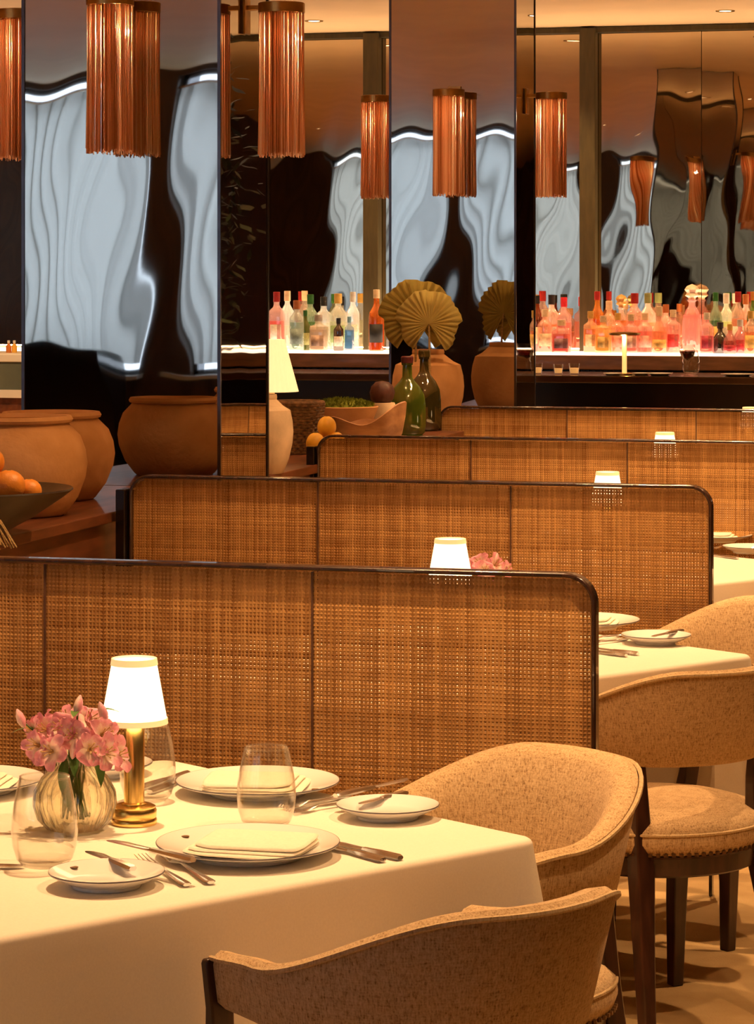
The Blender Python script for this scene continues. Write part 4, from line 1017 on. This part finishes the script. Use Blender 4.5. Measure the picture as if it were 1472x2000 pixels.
BT = [
 (540, BK, .350, .040, 'square', (.85, .35, .30), 'tall red and white bottle at the far left of the bar shelf', REDc, WHT),
 (561, BK, .355, .036, 'spirit', CLR, 'clear bottle with pale cap next to the red and white bottle', CRM, None),
 (579, FR_, .300, .038, 'spirit', (.70, .82, .78), 'clear bottle with blue-grey label at the left of the bar', BRN, (.35, .5, .5)),
 (606, BK, .335, .038, 'spirit', GRN, 'bright green bottle in the left group on the bar shelf', GRNc, WHT),
 (596, FR_, .240, .027, 'wine', OLV, 'slim olive green bottle in front of the bright green one', GRNc, (.5, .5, .2)),
 (632, BK, .320, .042, 'square', CLR, 'broad clear bottle with dark cap in the left group', BLK, WHT),
 (622, FR_, .215, .046, 'square', (.88, .78, .68), 'low broad clear bottle lit from below in the left group', SIL, (.8, .6, .5)),
 (660, BK, .340, .044, 'spirit', (.80, .84, .72), 'clear bottle with cork and green label, right in the left group', GOLDc, (.3, .45, .2)),
 (661, FR_, .195, .026, 'spirit', DRK, 'small dark brown bottle with pale label in the left group', BLK, WHT),
 (689, BK, .350, .034, 'spirit', (.84, .84, .80), 'tall frosted clear bottle at the right end of the left group', SIL, WHT),
 (682, FR_, .205, .024, 'square', BLU, 'slim pale blue bottle beside the dark mullion', BLU, None),
 (735, FR_, .365, .040, 'wine', AMB, 'amber bottle with black label between mullion and palm leaf', CRM, BLK),
 (1010, BK, .330, .036, 'spirit', AMB, 'amber bottle just right of the far mirrored column', GOLDc, WHT),
 (1034, BK, .355, .040, 'spirit', (.75, .35, .12), 'amber bottle with a red and white cap by the column', REDc, CRM),
 (1026, FR_, .215, .046, 'squat', RED, 'squat deep red bottle by the far column', GOLDc, (.6, .08, .08)),
 (1049, BK, .330, .030, 'wine', BRN, 'slim brown bottle with a dark neck near the far column', BLK, CRM),
 (1064, FR_, .250, .038, 'spirit', (.90, .42, .18), 'orange bottle with a cream label in the front row near the column', CRM, CRM),
 (1077, BK, .335, .038, 'spirit', (.85, .45, .2), 'amber bottle with a dark cap left of the mullion', BLK, WHT),
 (1101, BK, .320, .038, 'square', PNK, 'pink bottle with a broad bright red cap left of the mullion', (.7, .03, .05), WHT),
 (1096, FR_, .190, .048, 'square', (.85, .36, .30), 'low square bottle with a mauve label left of the mullion', CRM, (.35, .18, .22)),
 (1153, FR_, .240, .036, 'square', GLD, 'square gold bottle just right of the mullion', GOLDc, CRM),
 (1166, BK, .355, .036, 'wine', (.80, .40, .10), 'amber bottle with a dark red neck foil right of the mullion', REDc, GLD),
 (1189, BK, .300, .036, 'spirit', (.95, .68, .28), 'pale gold bottle with cork right of the mullion', CRM, GLD),
 (1178, FR_, .215, .040, 'square', (1.0, .72, .22), 'low yellow bottle lit from below, left of the brass lamp', CRM, (.9, .6, .2)),
 (1213, BK, .340, .040, 'decanter', (.75, .42, .18), 'faceted amber decanter behind the brass bar lamp', GOLDc, None),
 (1206, FR_, .230, .034, 'spirit', (.95, .50, .28), 'orange bottle with a rose label behind the brass bar lamp', GOLDc, (.8, .4, .3)),
 (1239, BK, .345, .042, 'spirit', (.90, .55, .38), 'pink amber bottle with a red top right of the brass lamp', REDc, WHT),
 (1232, FR_, .225, .038, 'square', PNK, 'rose pink square bottle just right of the brass lamp', CRM, (.9, .6, .5)),
 (1265, BK, .345, .040, 'spirit', (.92, .62, .40), 'peach bottle with a green top right of the brass lamp', (.25, .3, .12), WHT),
 (1259, FR_, .230, .038, 'spirit', PNK, 'rose pink round bottle in the front row right of the brass lamp', CRM, (.9, .5, .4)),
 (1287, FR_, .270, .040, 'squat', (.98, .62, .40), 'round-bellied gold bottle with a cream top left of the red label', CRM, GLD),
 (1314, FR_, .250, .038, 'square', (.92, .45, .32), 'bottle with a bright red label left of the crystal decanter', CRM, (.75, .06, .06)),
 (1300, BK, .280, .034, 'spirit', (.9, .5, .3), 'amber bottle half hidden left of the crystal decanter', BRN, None),
 (1351, BK, .400, .052, 'decanter', (.92, .45, .42), 'tall crystal decanter with a ball stopper', (.85, .65, .5), None),
 (1380, FR_, .235, .036, 'square', (.90, .50, .48), 'pink bottle with a crimson band right of the crystal decanter', WHT, (.6, .05, .1)),
 (1397, BK, .350, .034, 'wine', GRN, 'green bottle with gold label right of the crystal decanter', GRNc, GLD),
 (1406, FR_, .180, .046, 'squat', (.025, .02, .018), 'black round-bellied bottle with a thin neck', BLK, None),
 (1418, BK, .345, .034, 'spirit', (.75, .78, .5), 'pale green bottle with a white cap behind the black round bottle', WHT, WHT),
 (1425, FR_, .170, .044, 'squat', RED, 'squat crimson bottle right of the black round bottle', GOLDc, (.5, .03, .05)),
 (1441, BK, .355, .034, 'spirit', (.92, .6, .4), 'clear bottle with a red cap near the right edge', REDc, WHT),
 (1445, FR_, .195, .044, 'squat', (.75, .06, .10), 'second squat crimson bottle near the right edge', SIL, (.6, .05, .08)),
 (1456, BK, .340, .034, 'spirit', (.9, .5, .3), 'amber bottle with a brown cap near the right edge', BRN, CRM),
 (1471, BK, .355, .034, 'wine', (.25, .40, .12), 'green bottle cut by the right edge', (.5, .2, .05), CRM),
 (1466, FR_, .245, .034, 'spirit', (.95, .6, .35), 'gold bottle in the front row at the right edge', GOLDc, GLD),
]
for vrow, st in ((BK, .04), (FR_, .035)):          # the rows are staggered, no two bottles touch
    row = sorted([i for i in range(len(BT)) if BT[i][1] == vrow], key=lambda i: BT[i][0])
    for n_, i in enumerate(row): b = list(BT[i]); b[1] = vrow + (st if n_ % 2 else -st); b[3] *= 1.16; BT[i] = tuple(b)
BP = [atv(b[0], b[1]) for b in BT]
for i in range(len(BT)):
    for j in range(i + 1, len(BT)):
        gap = (BP[i] - BP[j]).length; need = (BT[i][3] + BT[j][3]) * 1.03
        if need > gap:
            for k in (i, j): b = list(BT[k]); b[3] *= gap / need; BT[k] = tuple(b)
for b in BT: bottle(*b)

# bar-top items
BT_Z = 1.10 + EPS
t = thing('bar_lamp', 'slim brass disc-topped lamp standing on the bar', 'lamp', atv(1219, 15.05, BT_Z), 0)
MB().lathe([(.001, 0), (.055, 0), (.055, .006), (.012, .010), (.001, .010)], 32).build('base', M_brass, t)
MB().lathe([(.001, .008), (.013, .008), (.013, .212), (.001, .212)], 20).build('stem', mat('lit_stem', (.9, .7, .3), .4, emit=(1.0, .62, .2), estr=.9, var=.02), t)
MB().lathe([(.001, .208), (.075, .212), (.088, .218), (.088, .224), (.03, .230), (.001, .230)], 40).build('disc', M_brassd, t)
lamp_point('bar_lamp_glow', (0, -.03, .19), 1.2, .01, (1, .65, .28), t)
def candle(label, px, k=1.0):
    t = thing('glass_tumbler', label, 'glass', atv(px, 15.02, BT_Z), 0, 'small glasses on the bar')
    MB().lathe([(.001, 0), (.024 * k, 0), (.030 * k, .058 * k), (.028 * k, .058 * k), (.023 * k, .006), (.001, .005)], 24).build('tumbler', M_glass, t)
    MB().lathe([(.001, .005), (.021 * k, .0055), (.025 * k, .034 * k), (.001, .034 * k)], 20).build('wax', mat('amber_wax', (.9, .5, .2), .5, emit=(1.0, .5, .15), estr=.55, var=.02), t)
candle('small amber glass on the bar beside the far column', 1049); candle('small pale glass on the bar, middle of three', 1090, .9); candle('small gold glass on the bar before the mullion', 1121)
def dish(label, px, r, v=15.0):
    t = thing('coaster_plate', label, 'plate', atv(px, v, BT_Z), 0, 'small plates on the bar')
    MB().lathe([(.001, 0), (r * .7, 0), (r, .008), (r, .011), (r * .7, .004), (.001, .004)], 32).build('dish', M_plate, t)
dish('small white plate under the brass bar lamp', 1196, .05, 14.93); dish('small white dish right of the brass bar lamp', 1252, .05); dish('white plate between the bar lamp and the wine glass', 1288, .07)
dish('white plate right of the wine glass on the bar', 1440, .09); dish('small white dish left of the amber glass on the bar', 1030, .04)
t = thing('wine_glass', 'wine glass of red wine standing on the bar', 'glass', atv(1342, 14.98, BT_Z), 0)
MB().lathe([(.001, 0), (.036, 0), (.036, .002), (.006, .005), (.0045, .05), (.008, .075), (.035, .10), (.043, .13), (.040, .165), (.0385, .165), (.041, .13), (.033, .102), (.001, .08)], 32).build('glass', M_glass, t)
MB().lathe([(.001, .083), (.032, .103), (.0405, .130), (.001, .130)], 28).build('wine', M_wine, t)
wine_glass('water glass beside the red wine on the bar', atv(1349, 15.2, BT_Z), 'glasses on the bar')

# white service station at the far left, seen past the wide column
p = atd(-20, 14.2)
t = thing('service_station', 'white service counter with grey glass front at the far left edge', 'counter', (p.x, p.y, 0), 0)
MB().box(-1.0, .19, 0, .5, 0, 1.22).build('body', M_wood_red, t, smooth=False)
MB().box(-1.02, .20, -.02, .5, 1.20, 1.24).build('top', M_white, t, smooth=False, bevel=.004)
MB().box(-1.0, .19, -.012, 0, 1.06, 1.20).build('glass_front', M_soft, t, smooth=False)
MB().box(-1.02, .20, -.02, .02, 1.02, 1.06).build('shelf_edge', M_white, t, smooth=False)
for k, px in enumerate((17, 28)):
    q = atd(px, 14.4, 1.24 + EPS)
    b = thing('condiment_bottle', ('amber condiment bottle on the white counter, left', 'taller yellow condiment bottle on the white counter, right')[k], 'bottle', q, 0)
    MB().lathe([(.001, 0), (.014, 0), (.014, .035), (.006, .045), (.006, .055), (.001, .055)], 14).build('glass', mat('cond%d' % k, ((.6, .2, .04), (.85, .5, .08))[k], .3, var=.1), b)
    MB().lathe([(.007, .048), (.0075, .062), (.001, .063)], 12).build('cap', M_white, b)

# tree standing by the bar, seen in the side of the wide column
t = thing('indoor_tree', 'dark leafy indoor tree by the bar, seen mirrored in the side of the wide column', 'tree', (-.55, 14.0, 0), 0)
MB().lathe([(.001, 0), (.2, 0), (.26, .4), (.24, .4), (.001, .36)], 28).build('pot', M_terr, t)
MB().tube([(0, 0, .3), (.03, 0, 1.0), (-.02, .02, 1.7), (0, 0, 2.3)], [.035, .03, .022, .01], 8).build('trunk', M_bark, t)
m = MB(); rr = random.Random(12)
for k in range(1500):
    a = rr.random() * 6.28; z = rr.uniform(1.2, 2.95); q = (.55 - .22 * abs(z - 2.0)) * math.sqrt(rr.random())
    c = Vector((q * math.cos(a), q * math.sin(a), z)); d = Vector((rr.uniform(-1, 1), rr.uniform(-1, 1), rr.uniform(-.8, .3))).normalized(); s_ = d.cross(Vector((0, 0, 1))).normalized()
    L = rr.uniform(.06, .11); m.add([c, c + d * L * .5 + s_ * L * .2, c + d * L, c + d * L * .5 - s_ * L * .2], [(0, 1, 2, 3)])
m.build('foliage', M_leafd, t, smooth=False)['kind'] = 'stuff'
# low black cabinet under the windows, seen mirrored
t = thing('black_cabinet', 'low black cabinet under the windows, mirrored in the wide column', 'cabinet', (-7.05, WIN_V + .5, 0), 0)
MB().box(-.42, .28, 0, .4, .04, 1.12).build('body', M_black, t, smooth=False, bevel=.006)
MB().box(-.38, .24, .02, .38, 0, .04).build('plinth', M_black, t, smooth=False)

# ------------------------------------------------------------------ ceiling downlights
DL = []
for i, c in enumerate(TC): DL.append((c.x + .05, c.y + .42, c, 290, 64, 'table'))
for i, v in enumerate(PV): DL.append((-1.75, v - 1.05, Vector((-1.75, v, .75)), (34, 30, 85, 85)[i], 66, 'partition'))  # added lamps that brighten the front faces of the cane partitions
for i, v in enumerate((4.3, 6.9, 9.0, 11.2)): DL.append((.05, v, Vector((-.5, v - .1, 0)), 165, 70, 'aisle'))
for i, v in enumerate((6.6, 10.3, 11.75)): DL.append((-2.95, v, Vector((-3.0, v + .4, .9)), (35, 35, 60)[i], 70, 'ledge'))  # the last one is added to lift the dimly lit palm leaves
for i, u in enumerate((-4.6, -3.4, -2.2, -1.0)): DL.append((u, 15.75, Vector((u, 16.2, 1.2)), 90, 80, 'bar'))
for u, v in ((-5.2, 3), (-5.2, 6), (-5.2, 9), (-5.2, 12), (-8, 2), (-8, 5.5), (-8, 9), (-8, 12.5)): DL.append((u, v, Vector((u, v, 0)), 230, 90, 'room'))  # added lamps out of view, for warm bounce onto the mirrored ceiling
cnt = {}
dl0 = thing('ceiling_downlight', 'recessed ceiling downlight over the front table', 'ceiling light', (0, 0, CEIL), 0, 'recessed ceiling downlights')
MB().lathe([(.034, -.001), (.052, -.003), (.054, .0), (.054, .001), (.034, .001), (.034, -.001)], 28).build('ring', M_brassd, dl0)
MB().lathe([(.001, .0005), (.033, .0005), (.033, -.0008), (.001, -.0008)], 24).build('lens', M_lens, dl0)
for i, (u, v, tg, pw, an, k) in enumerate(DL):
    names = {'table': ('over the front table', 'over the second table', 'over the third table', 'over the fourth table', 'over the table next to the bar'),
             'partition': ('added to wash the nearest partition', 'added to wash the second partition', 'added to wash the third partition', 'added to wash the farthest partition'),
             'aisle': ('in the aisle beside the front chairs', 'in the aisle beside the second table', 'in the aisle beside the third table', 'in the aisle near the bar'),
             'ledge': ('over the terracotta jars', 'over the burl bowl', 'added to brighten the dried palm leaves'), 'bar': ('over the left bottles', 'over the bottles left of the mullion', 'over the bottles behind the brass lamp', 'over the rightmost bottles'),
             'room': tuple('added for ceiling bounce over the far side of the room, %s row, %s' % (a_, b_) for a_ in ('nearer', 'farther') for b_ in ('first from the windows', 'second from the windows', 'third from the windows', 'last before the bar'))}
    cnt[k] = cnt.get(k, -1) + 1; lb = 'recessed ceiling downlight ' + names[k][cnt[k]]
    if i == 0: dl0.location = (u, v, CEIL - .002)
    else: copy_tree(dl0, None, lb, (u, v, CEIL - .002))
    lamp_spot('downlight', (u, v, CEIL - .03), tg, pw, an * 2 if False else an + 20, .7, .035)
